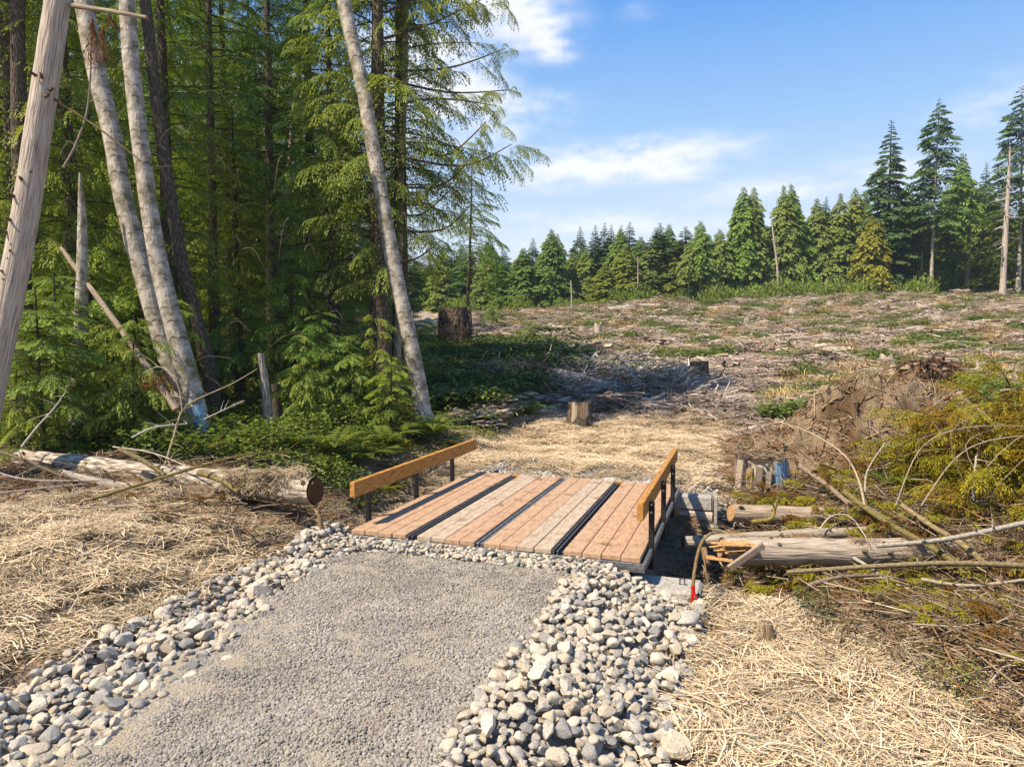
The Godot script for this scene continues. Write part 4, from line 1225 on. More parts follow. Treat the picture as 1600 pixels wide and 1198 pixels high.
func make_logs() -> void:
	var moss := Color(0.17, 0.145, 0.055)
	var pale := Color(0.44, 0.39, 0.32)
	var grey_c := Color(0.36, 0.33, 0.30)
	var brown := Color(0.20, 0.15, 0.10)
	log_thing("fallen_log", "big mossy log lying left of the bridge with a dark sawn end", [at(492, 767, 10.9), at(390, 758, 11.3), at(250, 742, 11.9), at(120, 726, 12.5), at(30, 716, 13.0)], 0.225, 0.17, M.log_bark, Color(1.35, 1.27, 1.06), 0.05, "", Color(0.22, 0.17, 0.12))
	log_thing("leaning_log", "bare dead stem leaning down through the boughs left of the blue-marked alder", [at(275, 640, 14.4), at(212, 548, 15.0), at(150, 462, 15.8), at(95, 388, 16.6)], 0.07, 0.05, M.grey_wood, Color(0.9, 0.85, 0.75), 0.06)
	log_thing("fallen_log", "thin pale broken log in front of the big mossy log", [at(212, 763, 11.2), at(150, 752, 11.4), at(95, 738, 11.7)], 0.07, 0.06, M.grey_wood, Color(1.15, 1.1, 1.0), 0.08)
	var o := log_thing("fallen_log", "big grey log right of the bridge with a fresh tan splintered end", [at(1130, 861, 11.2), at(1300, 862, 11.4), at(1450, 860, 11.7), at(1660, 848, 12.2)], 0.235, 0.21, M.grey_wood, Color(0.95, 0.92, 0.86), 0.05, "", Color(1.2, 1.15, 1.0))
	var m := Mb.new()
	for k in 26:
		var q := at(lerpf(1122, 1172, rf(0, 1)), rf(846, 874), 10.98 + rf(-0.05, 0.12)) - o.position
		m.box(Transform3D(Basis(Vector3(0, 0, 1), rf(-0.14, 0.10)) * Basis(Vector3.UP, rf(-0.2, 0.2)) * Basis(Vector3.RIGHT, rf(-0.6, 0.6)), q), Vector3(rf(0.12, 0.5), rf(0.012, 0.03), rf(0.03, 0.1)), Color(1.1, 0.98, 0.80) * rf(0.7, 1.15), 0.003)
	part("splintered_wood", m.mesh(), M.cut_wood, o).set_meta("kind", "stuff")
	m = Mb.new()
	m.box(Transform3D(Basis(Vector3(0, 0, 1), 0.62) * Basis(Vector3.RIGHT, 0.2), at(1166, 870, 10.85) - o.position), Vector3(0.68, 0.12, 0.06), Color(0.95, 0.9, 0.85), 0.012)
	part("split_slab", m.mesh(), M.grey_wood, o)
	log_thing("fallen_log", "slim grey log behind the splintered log, nearest the bridge's side", [at(1068, 847, 11.9), at(1200, 838, 12.1), at(1350, 830, 12.3), at(1490, 822, 12.6)], 0.105, 0.08, M.grey_wood, Color(1.05, 1.0, 0.92), 0.05, "", Color(0.8, 0.75, 0.65), 12)
	log_thing("fallen_log", "long weathered log lying farthest back right of the bridge", [at(1142, 801, 12.9), at(1280, 806, 13.0), at(1420, 806, 13.1), at(1640, 812, 13.3)], 0.17, 0.19, M.grey_wood, Color(0.85, 0.78, 0.68), 0.05, "", Color(0.9, 0.85, 0.75))
	# the big branches right of the bridge
	pole("long arching pale stick that rises from the straw track to the logs", [[1352, 792, 12.2], [1342, 750, 12.5], [1319, 710, 12.9], [1262, 674, 13.6], [1196, 653, 14.2]], 0.024, 0.009, Color(0.42, 0.35, 0.26))
	pole("thick mossy branch lying diagonally over the logs, starting by the dirt mound", [[1319, 768, 12.6], [1380, 812, 11.9], [1461, 858, 11.1], [1494, 882, 10.8]], 0.06, 0.05, moss)
	pole("mossy branch leaning over the logs right of the thick diagonal one", [[1409, 789, 12.0], [1460, 824, 11.5], [1506, 852, 11.2], [1545, 885, 10.8]], 0.045, 0.05, Color(0.26, 0.21, 0.11))
	pole("smooth pale grey pole resting on the splintered log", [[1370, 853, 10.9], [1480, 842, 10.9], [1610, 815, 11.2]], 0.035, 0.045, Color(0.37, 0.335, 0.29))
	pole("thin stick arching over the rusty bough heap, upper one", [[1400, 790, 12.0], [1440, 700, 12.2], [1510, 668, 12.3], [1620, 666, 12.4]], 0.012, 0.008, Color(0.34, 0.28, 0.20))
	pole("thin stick arching over the rusty bough heap, lower one", [[1440, 790, 11.8], [1490, 720, 11.9], [1540, 690, 12.0], [1625, 678, 12.0]], 0.013, 0.009, Color(0.34, 0.28, 0.20))
	pole("thin dry stem rising from the rusty bough heap to its top left", [[1558, 665, 13.6], [1530, 640, 13.8], [1497, 617, 14.0]], 0.016, 0.008, Color(0.4, 0.35, 0.28))
	pole("upright pale snapped stick standing at the log farthest back", [[1519, 810, 12.5], [1522, 760, 12.5], [1526, 712, 12.5]], 0.03, 0.018, Color(0.5, 0.46, 0.40))
	pole("fork-tipped stick standing in front of the dirt mound", [[1352, 770, 12.6], [1356, 735, 12.9], [1383, 692, 13.2]], 0.018, 0.010, Color(0.40, 0.34, 0.26))
	pole("dark grey log-like branch lying against the mound below its left side", [[1250, 728, 14.2], [1290, 756, 13.6], [1330, 790, 13.0]], 0.055, 0.05, Color(0.24, 0.19, 0.14))
	pole("thick brown mossy branch curving down in the lower right brush", [[1466, 935, 8.6], [1490, 985, 8.0], [1520, 1020, 7.6], [1545, 1056, 7.2]], 0.05, 0.035, Color(0.17, 0.13, 0.055))
	pole("short dark stick pointing down at the edge of the straw", [[1300, 957, 8.3], [1316, 978, 8.1], [1335, 1003, 7.9]], 0.032, 0.028, Color(0.22, 0.17, 0.13))
	pole("long mossy branch lying flat below the splintered log", [[1230, 894, 10.3], [1380, 884, 10.3], [1500, 880, 10.4], [1640, 886, 10.5]], 0.035, 0.05, Color(0.25, 0.20, 0.12))
	pole("dark curved stick below the flat mossy branch", [[1262, 915, 9.7], [1310, 902, 9.7], [1375, 898, 9.8]], 0.035, 0.02, Color(0.20, 0.16, 0.12))
	pole("weathered stick crossing the lower right brush to the photo's edge", [[1440, 905, 9.4], [1520, 915, 9.2], [1640, 900, 9.2]], 0.028, 0.02, Color(0.36, 0.31, 0.24))
	pole("whitish twig rising out of the lower right brush", [[1485, 1015, 7.6], [1490, 955, 7.8], [1545, 925, 8.2]], 0.010, 0.005, Color(0.55, 0.5, 0.44))
	pole("brown branch lying on the brush above the green ferny sprig", [[1430, 985, 8.2], [1510, 1000, 7.8], [1640, 1040, 7.2]], 0.035, 0.025, Color(0.22, 0.17, 0.08))
	pole("fan of grey twigs lying at the splintered log's middle", [[1335, 872, 10.8], [1365, 890, 10.4], [1380, 905, 10.1]], 0.03, 0.012, grey_c)
	pole("pale bent stick between the slim log and the back log", [[1280, 828, 12.0], [1300, 806, 12.2], [1330, 808, 12.2], [1360, 850, 11.4]], 0.014, 0.008, Color(0.48, 0.42, 0.36))
	pole("mossy crooked bough end in front of the log farthest back", [[1175, 815, 12.4], [1205, 810, 12.4], [1212, 786, 12.5]], 0.045, 0.03, Color(0.24, 0.19, 0.06))
	# the branches left of the bridge
	pole("tall forked dead branch standing up from the big mossy log", [[257, 727, 11.6], [270, 685, 11.8], [284, 642, 12.0], [307, 624, 12.1], [361, 600, 12.3], [402, 576, 12.4]], 0.022, 0.006, Color(0.36, 0.29, 0.18))
	var f := pole("left fork of the tall dead branch, with rust-brown hanging needles", [[284, 642, 12.0], [280, 610, 12.0], [268, 585, 12.0], [247, 573, 12.1], [222, 583, 12.2]], 0.012, 0.005, Color(0.42, 0.35, 0.28))
	var dead := Mb.new()
	for k in 240:
		var t := rng.randf()
		var p := at(lerpf(220, 276, t), 577 + absf(t - 0.5) * 22, 12.1) - f.position
		p += Vector3(rf(-0.05, 0.05), -rf(0.0, 0.34) * (0.5 + t), rf(-0.08, 0.08))
		dead.leaf(p, Vector3(rf(-0.4, 0.4), -1, rf(-0.4, 0.4)).normalized(), Vector3(rf(-1, 1), 0.2, rf(-1, 1)).normalized(), rf(0.05, 0.10), 0.016, Color(0.20, 0.075, 0.025) * rf(0.6, 1.4))
	part("dead_needles", dead.mesh(), M.leaf, f)
	pole("long mossy branch lying across the big mossy log to the ferns", [[118, 788, 10.2], [240, 750, 10.6], [373, 712, 11.2], [446, 706, 11.8]], 0.028, 0.012, moss)
	pole("dark branch sloping down at the photo's left edge above the log", [[-10, 703, 11.0], [45, 722, 10.9], [96, 744, 10.8]], 0.030, 0.018, Color(0.16, 0.13, 0.09))
	pole("whitish stick lying along the top of the big mossy log", [[176, 698, 12.0], [240, 708, 11.7], [310, 737, 11.2]], 0.013, 0.010, Color(0.46, 0.42, 0.36))
	pole("short thick mossy branch stub on the big mossy log", [[186, 702, 11.6], [220, 718, 11.4], [257, 742, 11.1]], 0.045, 0.035, Color(0.16, 0.13, 0.07))
	pole("pale bent stick rising left of the big mossy log", [[33, 698, 12.4], [60, 664, 12.6], [82, 640, 12.8], [101, 614, 13.0]], 0.022, 0.010, Color(0.5, 0.46, 0.40))
	pole("grey branch lying level before the log, uppermost at the left edge", [[-15, 735, 10.4], [50, 750, 10.4], [172, 750, 10.6]], 0.018, 0.010, grey_c)
	pole("grey branch lying level before the log, second at the left edge", [[-15, 772, 9.9], [70, 762, 10.1], [136, 756, 10.3]], 0.016, 0.010, Color(0.30, 0.26, 0.22))
	pole("long grey branch lying lowest before the log, to the mossy branch", [[-15, 796, 9.7], [100, 794, 9.8], [212, 790, 10.0]], 0.022, 0.012, Color(0.34, 0.29, 0.24))
	pole("whitish stick bent up at the photo's left edge above the straw", [[-10, 848, 9.0], [22, 836, 9.1], [48, 815, 9.3]], 0.018, 0.014, Color(0.5, 0.46, 0.42))
	pole("knobbly moss-green branch propped on the log's middle", [[310, 738, 11.1], [345, 750, 10.9], [372, 768, 10.6]], 0.05, 0.035, Color(0.19, 0.155, 0.07))
	pole("dead white branch lying behind the log among the ferns", [[205, 684, 13.0], [240, 668, 13.2], [292, 662, 13.6]], 0.022, 0.012, Color(0.5, 0.47, 0.43))
	pole("thin pale twig pointing right behind the blue paint", [[318, 655, 14.6], [350, 640, 14.7], [382, 626, 14.9]], 0.014, 0.008, Color(0.5, 0.46, 0.42))
	pole("brown upright broken root at the straw bank's top by the bridge", [[502, 842, 10.2], [500, 815, 10.2], [493, 795, 10.3]], 0.045, 0.03, Color(0.25, 0.17, 0.10))
	# grey logs heaped in the shade of the clearing's near edge
	var pile := [
		[[[855, 588, 30], [900, 585, 30.5], [960, 600, 30]], 0.30, 0.18, "split grey log with a pale end, lowest left of the grey log tangle"],
		[[[842, 597, 29.5], [880, 596, 29.8], [935, 590, 30.5]], 0.12, 0.10, "slim pale log under the split grey log of the tangle"],
		[[[905, 575, 33], [950, 562, 33.5], [985, 550, 34]], 0.22, 0.16, "grey log slanting up at the back of the tangle"],
		[[[885, 554, 36], [940, 552, 36], [990, 549, 36]], 0.14, 0.10, "level grey log along the tangle's far side"],
		[[[1002, 563, 33], [1012, 578, 32.6], [1024, 588, 32.2]], 0.26, 0.24, "pale short log, left arm of the V in the tangle"],
		[[[1024, 588, 32.2], [1045, 575, 32.5], [1062, 566, 33]], 0.22, 0.26, "mottled short log, right arm of the V in the tangle"],
		[[[1005, 560, 34], [1040, 563, 34], [1066, 568, 34]], 0.2, 0.24, "dark log lying behind the V of the tangle"],
		[[[1064, 566, 32], [1072, 580, 31.8], [1076, 592, 31.5]], 0.2, 0.22, "knotted root piece left of the dark upright stump"],
		[[[1080, 604, 30], [1090, 602, 30], [1096, 600, 30]], 0.18, 0.16, "short white billet in front of the dark upright stump"],
		[[[930, 588, 31], [965, 592, 31], [1000, 608, 30.5]], 0.16, 0.09, "dark curved log running right out of the tangle"],
		[[[1058, 628, 26], [1100, 632, 26], [1135, 640, 25.5]], 0.07, 0.05, "pale stick lying at the shaded edge of the straw track"],
		[[[1042, 612, 28], [1080, 616, 28], [1110, 612, 28]], 0.08, 0.06, "grey stick in the shade below the dark upright stump"],
	]
	for t in pile:
		var pts := []
		for q in t[0]:
			var g := at(q[0], q[1], q[2])
			g.y = lerpf(g.y, H(g.x, g.z) + t[1] * 1.2, 0.75)
			pts.append(g)
		log_thing("grey_log", t[3], pts, t[1], t[2], M.grey_wood, Color(1.15, 1.14, 1.15), 0.10, "", Color(0.9, 0.88, 0.82), 11)
	# logs left over the clearing
	var lf := [[1140, 483, 80, 8.0, 0.22, "long white log lying below the willow shrubs"], [990, 478, 82, 6.5, 0.3, "grey log at the clearing's crest left of centre"], [1040, 559, 40, 3.2, 0.12, "pale log lying level in mid clearing above the tangle"], [1180, 500, 66, 5.0, 0.16, "whitish log below the twin-topped cedar"], [1340, 562, 36, 3.6, 0.16, "grey log lying behind the dirt mound's peak"], [1575, 602, 24, 3.0, 0.24, "thick bleached log at the photo's right edge behind the bough heap"], [1400, 500, 62, 5.0, 0.14, "grey log in the upper clearing below the dark fir"], [1560, 480, 70, 5.0, 0.18, "reddish log at the clearing's upper right"], [1090, 512, 56, 4.0, 0.14, "thin pale log left of the pointed stump"], [870, 508, 70, 4.5, 0.16, "pale log at the clearing's far left"]]
	for k in 34:
		lf.append([rf(830, 1640), 0, rf(36.0, 86.0), rf(1.6, 5.0), rf(0.09, 0.2), ""])
	for t in lf:
		var p := spot(t[0], t[2])
		var yaw := rf(-0.3, 0.3) if t[5] else rf(-1.3, 1.3)
		var d: Vector3 = Vector3(cos(yaw), 0, sin(yaw)) * t[3] * 0.5
		var pts := []
		for q in [-1.0, 0.0, 1.0]:
			var g: Vector3 = p + d * q
			g.y = H(g.x, g.z) + t[4] * 0.7
			pts.append(g)
		log_thing("grey_log", t[5] if t[5] else "short bleached grey log lying among the slash of the clearing", pts, t[4], t[4] * 0.75, M.grey_wood, Color(1.15, 1.1, 1.05) * rf(0.7, 1.1), 0.08, "logs left lying over the clearing" if t[5] else "short grey logs among the clearing slash", Color(0.9, 0.86, 0.78), 10)

# ---------------------------------------------------------------- dirt mound, root wad, bough heap
func make_mound() -> void:
	var c0 := spot(1350, 17.2)
	var o := thing("dirt_mound", "heap of clodded brown earth and roots right of the straw track", "mound", c0)
	var m := Mb.new()
	var n := 100
	var nz := FastNoiseLite.new(); nz.seed = 9; nz.frequency = 1.1; nz.fractal_octaves = 4
	var humps := [[0.0, 0.0, 2.0, 1.5, 2.1], [1.5, -1.2, 2.0, 1.6, 2.0], [-1.6, 0.6, 1.2, 0.9, 0.85], [2.9, -2.6, 1.7, 1.3, 1.9], [0.6, 1.6, 1.8, 0.9, 0.75]]
	var hf := func(x: float, z: float) -> float:
		var y := 0.0
		for h in humps:
			y = maxf(y, h[4] * exp(-pow((x - h[0]) / h[2], 2.0) - pow((z - h[1]) / h[3], 2.0)))
		return y
	for j in n + 1:
		for k in n + 1:
			var x := lerpf(-4.0, 5.0, float(k) / n)
			var z := lerpf(3.0, -5.5, float(j) / n)
			var y: float = hf.call(x, z)
			var rgh := nz.get_noise_2d(x * 1.3, z * 1.3) * 0.42 - absf(nz.get_noise_2d(x * 3.2 + 9.0, z * 3.2)) * 0.40 + nz.get_noise_2d(x * 9.0, z * 9.0) * 0.12 + 0.1
			m.v.append(Vector3(x, H(c0.x + x, c0.z + z) - c0.y - 0.12 + y + rgh * sm(0.02, 0.4, y), z))
			m.t.append(Vector2(x, z)); m.n.append(Vector3.UP)
			m.c.append(Color(1.0, 1.0, 1.0).lerp(Color(0.45, 0.36, 0.28), sm(0.0, 0.5, nz.get_noise_2d(x * 0.8 + 30.0, z * 0.8))))
	for j in n:
		for k in n:
			var a := j * (n + 1) + k
			m.i.append_array(PackedInt32Array([a, a + n + 1, a + n + 2, a, a + n + 2, a + 1]))
	var st := SurfaceTool.new()
	st.create_from(m.mesh(), 0)
	st.generate_normals()
	part("earth", st.commit(), M.soil, o)
	var r := Mb.new()
	for k in 2200:
		var x := rf(-3.4, 5.2)
		var z := rf(2.6, -4.6)
		var y: float = hf.call(x, z)
		if y < 0.07: continue
		var p := Vector3(x, H(c0.x + x, c0.z + z) - c0.y + y - 0.05, z)
		var d := Vector3(rf(-1, 1), rf(-0.25, 0.45), rf(-0.6, 1.0)).normalized() * rf(0.2, 1.0) * (1.4 if k % 7 == 0 else 0.7)
		var th := rf(0.006, 0.022) * (1.8 if k % 9 == 0 else 1.0)
		r.tube(curve([p - d * 0.3, p + d * 0.4 + Vector3(0, rf(0, 0.12), 0), p + d], 5), radii(th, th * 0.4, 5), 5, [Color(0.21, 0.145, 0.09), Color(0.30, 0.22, 0.14), Color(0.13, 0.09, 0.06), Color(0.42, 0.34, 0.24), Color(0.27, 0.13, 0.07)][k % 5])
	part("root", r.mesh(), M.stick, o).set_meta("kind", "stuff")
	# clods
	var cl := rock_mesh(77, 0.9, 0.25, true)
	M.clod = M.soil.duplicate(); M.clod.heightmap_enabled = false; M.clod.uv1_scale = Vector3.ONE * 0.5
	for k in 60:
		var x := rf(-2.6, 3.4)
		var z := rf(2.0, -3.6)
		var y: float = hf.call(x, z)
		if y < 0.15: continue
		part("clod", cl, M.clod, o, Transform3D(Basis.from_euler(Vector3(rf(0, 6), rf(0, 6), rf(0, 6))).scaled(Vector3.ONE * rf(0.05, 0.2)), Vector3(x, H(c0.x + x, c0.z + z) - c0.y + y, z)))
	# root wad behind it
	var w0 := spot(1447, 21.5)
	var w := thing("root_wad", "dark upturned root wad crowning the right shoulder of the dirt mound", "root wad", w0)
	var rw := Mb.new()
	var hub := Vector3(0, at(1440, 578, 21.5).y - w0.y, 0)
	for k in 230:
		var d := Vector3(rf(-1, 1), rf(-0.5, 0.75), rf(-0.8, 0.9)).normalized()
		var p := hub + d * Vector3(0.85, 0.45, 0.6) * rf(0.5, 1.0)
		var e := Vector3(rf(-1, 1), rf(-0.8, 0.4), rf(-1, 1)).normalized() * rf(0.2, 0.65)
		rw.tube(curve([p, p + e * 0.5 + Vector3(rf(-0.12, 0.12), rf(-0.1, 0.1), 0), p + e + Vector3(0, -0.12, 0)], 5), radii(rf(0.015, 0.06), 0.008, 5), 5, [Color(0.07, 0.045, 0.03), Color(0.13, 0.08, 0.05), Color(0.20, 0.10, 0.055), Color(0.06, 0.04, 0.03)][k % 4])
	part("roots", rw.mesh(), M.stick, w).set_meta("kind", "stuff")
	var core := rock_mesh(78, 0.8, 0.3, true)
	part("soil_ball", core, M.clod, w, Transform3D(Basis().scaled(Vector3(1.0, 0.5, 0.7)), hub))
	# heap of fallen, browning boughs
	var h0 := spot(1605, 13.8)
	var hp := thing("bough_heap", "big heap of browning orange and green fallen cedar boughs at the right edge", "brush heap", h0)
	var green := SurfaceTool.new()
	var rust := SurfaceTool.new()
	var ks: Array = kits["cedar"]
	for k in 380:
		var a := rf(0, TAU)
		var q := sqrt(rng.randf())
		var x := cos(a) * q * 2.15
		var z := sin(a) * q * 2.0
		var y := 2.5 * maxf(0.0, 1.0 - pow(q, 1.7)) * rf(0.5, 1.05) * (1.0 + 0.15 * x / 2.6) + 0.1
		var b: Array = ks[rng.randi() % 6]
		var xf := Transform3D((Basis(Vector3.UP, rf(0, TAU)) * Basis(Vector3(0, 0, 1), rf(-0.7, 0.7)) * Basis(Vector3.RIGHT, rf(-0.8, 0.8))).scaled(Vector3.ONE * rf(0.4, 0.75)), Vector3(x, H(h0.x + x, h0.z + z) - h0.y + y, z))
		if rng.randf() < 0.5: rust.append_from(b[1][0], 0, xf)
		else: green.append_from(b[1][0], 0, xf)
		rust.append_from(b[1][1], 0, xf)
	part("rusty_boughs", rust.commit(), leaf_tint("leaf_rust", Color(1.12, 0.84, 0.57)), hp)
	part("green_boughs", green.commit(), leaf_tint("leaf_olive", Color(1.15, 0.98, 0.62)), hp)
	var li := Mb.new()
	for k in 44:
		var x := rf(-2.4, 2.2)
		var z := rf(-1.2, 1.8)
		var p := Vector3(x, 0.2, z)
		var d := Vector3(rf(-0.6, 1.4), rf(0.6, 1.5), rf(-0.4, 0.6))
		li.tube(curve([p, p + d * 0.9, p + d * 1.3 + Vector3(0.9, -0.1, 0)], 8), radii(0.010, 0.004, 8), 5, Color(0.33, 0.27, 0.19) * rf(0.6, 1.2))
	part("bare_limb", li.mesh(), M.stick, hp).set_meta("kind", "stuff")

# ---------------------------------------------------------------- rocks
func rock_mesh(seed: int, rough: float, cut: float, flat := false) -> ArrayMesh:
	var rg := RandomNumberGenerator.new(); rg.seed = seed
	var n := FastNoiseLite.new(); n.seed = seed; n.frequency = 0.75; n.fractal_octaves = 2
	var s := SphereMesh.new(); s.radius = 1.0; s.height = 2.0; s.radial_segments = 14; s.rings = 8
	var a := s.get_mesh_arrays()
	var v: PackedVector3Array = a[Mesh.ARRAY_VERTEX]
	var idx: PackedInt32Array = a[Mesh.ARRAY_INDEX]
	var planes := []
	for k in 9:
		planes.append([Vector3(rg.randf_range(-1, 1), rg.randf_range(-1, 1), rg.randf_range(-1, 1)).normalized(), rg.randf_range(1.0 - cut, 1.0 - cut * 0.4)])
	var st := SurfaceTool.new()
	st.begin(Mesh.PRIMITIVE_TRIANGLES)
	var stretch := Vector3(rg.randf_range(0.9, 1.35), rg.randf_range(0.5, 0.8), rg.randf_range(0.7, 1.05))
	var out := PackedVector3Array()
	for p in v:
		var q := p.snapped(Vector3.ONE * 0.0001)
		q *= 1.0 + n.get_noise_3dv(q) * rough * 0.5
		for pl in planes:
			var over: float = q.dot(pl[0]) - pl[1]
			if over > 0.0: q -= pl[0] * over * 0.94
		out.append(q * stretch)
	st.set_smooth_group(-1 if flat else 0)
	for k in idx:
		st.set_color(Color.WHITE)
		st.set_uv(Vector2.ZERO)
		st.add_vertex(out[k])
	st.generate_normals()
	return st.commit()

func make_rocks() -> void:
	var meshes := []
	for k in 14:
		meshes.append(rock_mesh(100 + k, 0.8, 0.36 if k % 3 == 0 else 0.50, k % 3 != 0))
	var tones := [["tan", Color(0.51, 0.45, 0.355)], ["tan", Color(0.48, 0.425, 0.345)], ["pale", Color(0.57, 0.53, 0.455)], ["pale", Color(0.52, 0.48, 0.41)], ["grey", Color(0.43, 0.41, 0.375)], ["blue-grey", Color(0.28, 0.28, 0.275)]]
	var mats := []
	for t in tones:
		var m: StandardMaterial3D = M.stone.duplicate()
		m.albedo_color = t[1].linear_to_srgb()
		m.vertex_color_use_as_albedo = false
		mats.append(m)
	var spots := []   # [position, radius]
	var cells := {}
	var tries := 22000
	for k in tries:
		var s := rf(-6.4, 0.15)
		var c := 0.0
		var zone := rng.randf()
		var big := 1.0
		if zone < 0.36:
			var inner := lerpf(-0.85, -1.62, sm(-5.8, -1.5, s)) - 0.1
			c = rf(inner - lerpf(1.4, 1.0, sm(-5.5, -1.0, s)), inner)
		elif zone < 0.80:
			c = rf(1.42, lerpf(2.85, 3.0, sm(-5.0, -1.0, s)))
			s = rf(-6.4, 0.1)
		elif zone < 0.92:
			c = rf(-2.5, 2.3); s = rf(-0.72, -0.25); big = 0.72
		elif zone < 0.98:
			c = rf(2.35, 3.7); s = rf(4.7, 8.0); big = 0.75
		else:
			c = rf(-2.2, 2.6); s = rf(4.85, 6.4); big = 0.5
		var r := lerpf(0.034, 0.092, pow(rng.randf(), 1.5)) * big
		var g := from_road(c, s)
		if zone >= 0.8 and zone < 0.92:
			g.y = maxf(g.y, 0.0 if absf(c) < 1.7 else g.y)
		var y := g.y + r * 0.3
		var key := Vector2i(floori(g.x / 0.3), floori(g.z / 0.3))
		var ok := true
		for i in range(-1, 2):
			for j in range(-1, 2):
				for q in cells.get(key + Vector2i(i, j), []):
					var dist := Vector2(q[0].x - g.x, q[0].z - g.z).length()
					var sum: float = (q[1] + r) * 0.82
					if dist < sum * 0.36: ok = false
					elif dist < sum: y = maxf(y, q[0].y + sqrt(sum * sum - dist * dist) * 0.8)
		if not ok or y > g.y + (0.13 if zone < 0.8 else 0.10): continue
		if s > -0.3 and c > 1.9 and s < 2.0: continue
		if s > -0.95 and s < 0.5 and absf(c) < 2.35 and (y + r * 0.7 > 0.115 or s > -0.25): continue
		var p := Vector3(g.x, y, g.z)
		if not cells.has(key): cells[key] = []
		cells[key].append([p, r])
		spots.append([p, r, zone, rng.randi() % meshes.size(), rng.randi() % mats.size()])
	# stray stones on the straw and the far bank
	for k in 60:
		var g := from_road(rf(2.9, 3.8), rf(-5.0, 0.0))
		spots.append([g + Vector3(0, 0.015, 0), rf(0.03, 0.06), 0.5, rng.randi() % 14, rng.randi() % mats.size()])
	spots.sort_custom(func(a, b): return a[1] / a[0].distance_to(EYE) > b[1] / b[0].distance_to(EYE))
	var rest := []
	var rest_c := []
	for k in meshes.size(): rest.append([]); rest_c.append([])
	var n := 0
	for sp in spots:
		var b := Basis(Vector3.UP, rf(0, TAU)) * Basis(Vector3.RIGHT, rf(-0.5, 0.5)) * Basis(Vector3(0, 0, 1), rf(-0.5, 0.5))
		var xf := Transform3D(b.scaled(Vector3.ONE * sp[1] * 1.12), sp[0])
		if n < 296 and sp[0].z < -4.3:
			n += 1
			var o := part("riprap_rock", meshes[sp[3]], mats[sp[4]], self, xf)
			var side := "left" if sp[2] < 0.36 else "right"
			tag(o, "%s %s riprap rock in the heaped border %s of the gravel drive" % [tones[sp[4]][0], "angular" if sp[3] % 3 != 0 else "rounded", side], "rock", "riprap rocks %s of the gravel drive" % side)
		else:
			rest[sp[3]].append(xf)
			rest_c[sp[3]].append(tones[sp[4]][1])
	M.stone_mixed = M.stone.duplicate()
	for k in meshes.size():
		if rest[k].size() > 0:
			tag(many("small_riprap", meshes[k], M.stone_mixed, rest[k], rest_c[k]), "smaller riprap stones filling between the bigger rocks along the drive", "rocks", "small riprap fill")
	# rocks that stand out
	var solo := [[1073, 984, 0.165, 0, 4, "large grey angular boulder at the right foot of the riprap"], [1146, 1003, 0.09, 2, 5, "blue-grey stone lying alone on the straw beside the riprap"], [404, 946, 0.17, 4, 3, "long upright slab in the left riprap border"], [352, 826 + 220, 0.10, 6, 2, "flat whitish stone at the inner edge of the left riprap border"], [1060, 1195, 0.16, 1, 0, "big rounded tan boulder at the bottom of the right riprap"], [1291, 1160, 0.085, 3, 4, "round brown stone alone on the straw at the bottom right"], [1200, 968, 0.05, 5, 2, "small pale stone on the straw by the flagged stick"]]
	for t in solo:
		var p := on_ground(t[0], t[1])
		var sc := Vector3(1.0, 1.6, 0.8) if t[0] == 404 else Vector3.ONE
		var m: Material = mats[t[4]]
		if t[0] == 1291:
			m = M.stone.duplicate(); m.albedo_color = Color(0.11, 0.085, 0.06).linear_to_srgb(); m.vertex_color_use_as_albedo = false
		tag(part("boulder" if t[2] > 0.13 else "loose_stone", meshes[t[3]], m, self, Transform3D(Basis(Vector3.UP, rf(0, 6)).scaled(sc * t[2]), p + Vector3(0, t[2] * (0.75 if t[2] > 0.13 else 0.45), 0))), t[5], "rock")

# ---------------------------------------------------------------- gravel, straw, slash, ground plants
func straw_clump(count: int, spread: float, lo: float, hi: float, width: float, lift: float) -> ArrayMesh:
	var m := Mb.new()
	var lean := rf(0, TAU)
	for k in count:
		var a := lean + rf(-0.9, 0.9) + (PI if k % 2 else 0.0)
		var l := rf(lo, hi)
		var p := Vector3(rf(-1, 1) * spread, rf(0.0, lift), rf(-1, 1) * spread)
		var d := Vector3(cos(a), rf(-0.12, 0.22), sin(a)) * l * 0.5
		var bend := Vector3(rf(-0.06, 0.06), rf(0.0, 0.05), rf(-0.06, 0.06))
		var side := Vector3(-sin(a), rf(-0.7, 0.7), cos(a)).normalized() * width * rf(0.7, 1.3) * 0.5
		var col := Color(0.57, 0.425, 0.25).lerp(Color(0.80, 0.675, 0.48), rng.randf()) * rf(0.55, 1.05)
		var q0 := p - d
		var q1 := p + bend
		var q2 := p + d
		m.quad(q0 - side, q1 - side, q1 + side, q0 + side, col)
		m.quad(q1 - side, q2 - side * 0.6, q2 + side * 0.6, q1 + side, col)
	return m.mesh()

func stick_clump(count: int, spread: float, lo: float, hi: float, r: float, cols: Array) -> ArrayMesh:
	var m := Mb.new()
	for k in count:
		var a := rf(0, TAU)
		var l := rf(lo, hi)
		var p := Vector3(rf(-1, 1) * spread, rf(0.0, 0.16), rf(-1, 1) * spread)
		var d := Vector3(cos(a), rf(-0.15, 0.3), sin(a)) * l * 0.5
		var rr := r * rf(0.4, 1.3)
		m.tube(PackedVector3Array([p - d, p + Vector3(rf(-0.14, 0.14), rf(-0.02, 0.08), rf(-0.14, 0.14)) * l, p + d]), PackedFloat32Array([rr, rr * 0.9, rr * 0.5]), 4, Color(cols[k % cols.size()]) * rf(0.7, 1.25))
	return m.mesh()

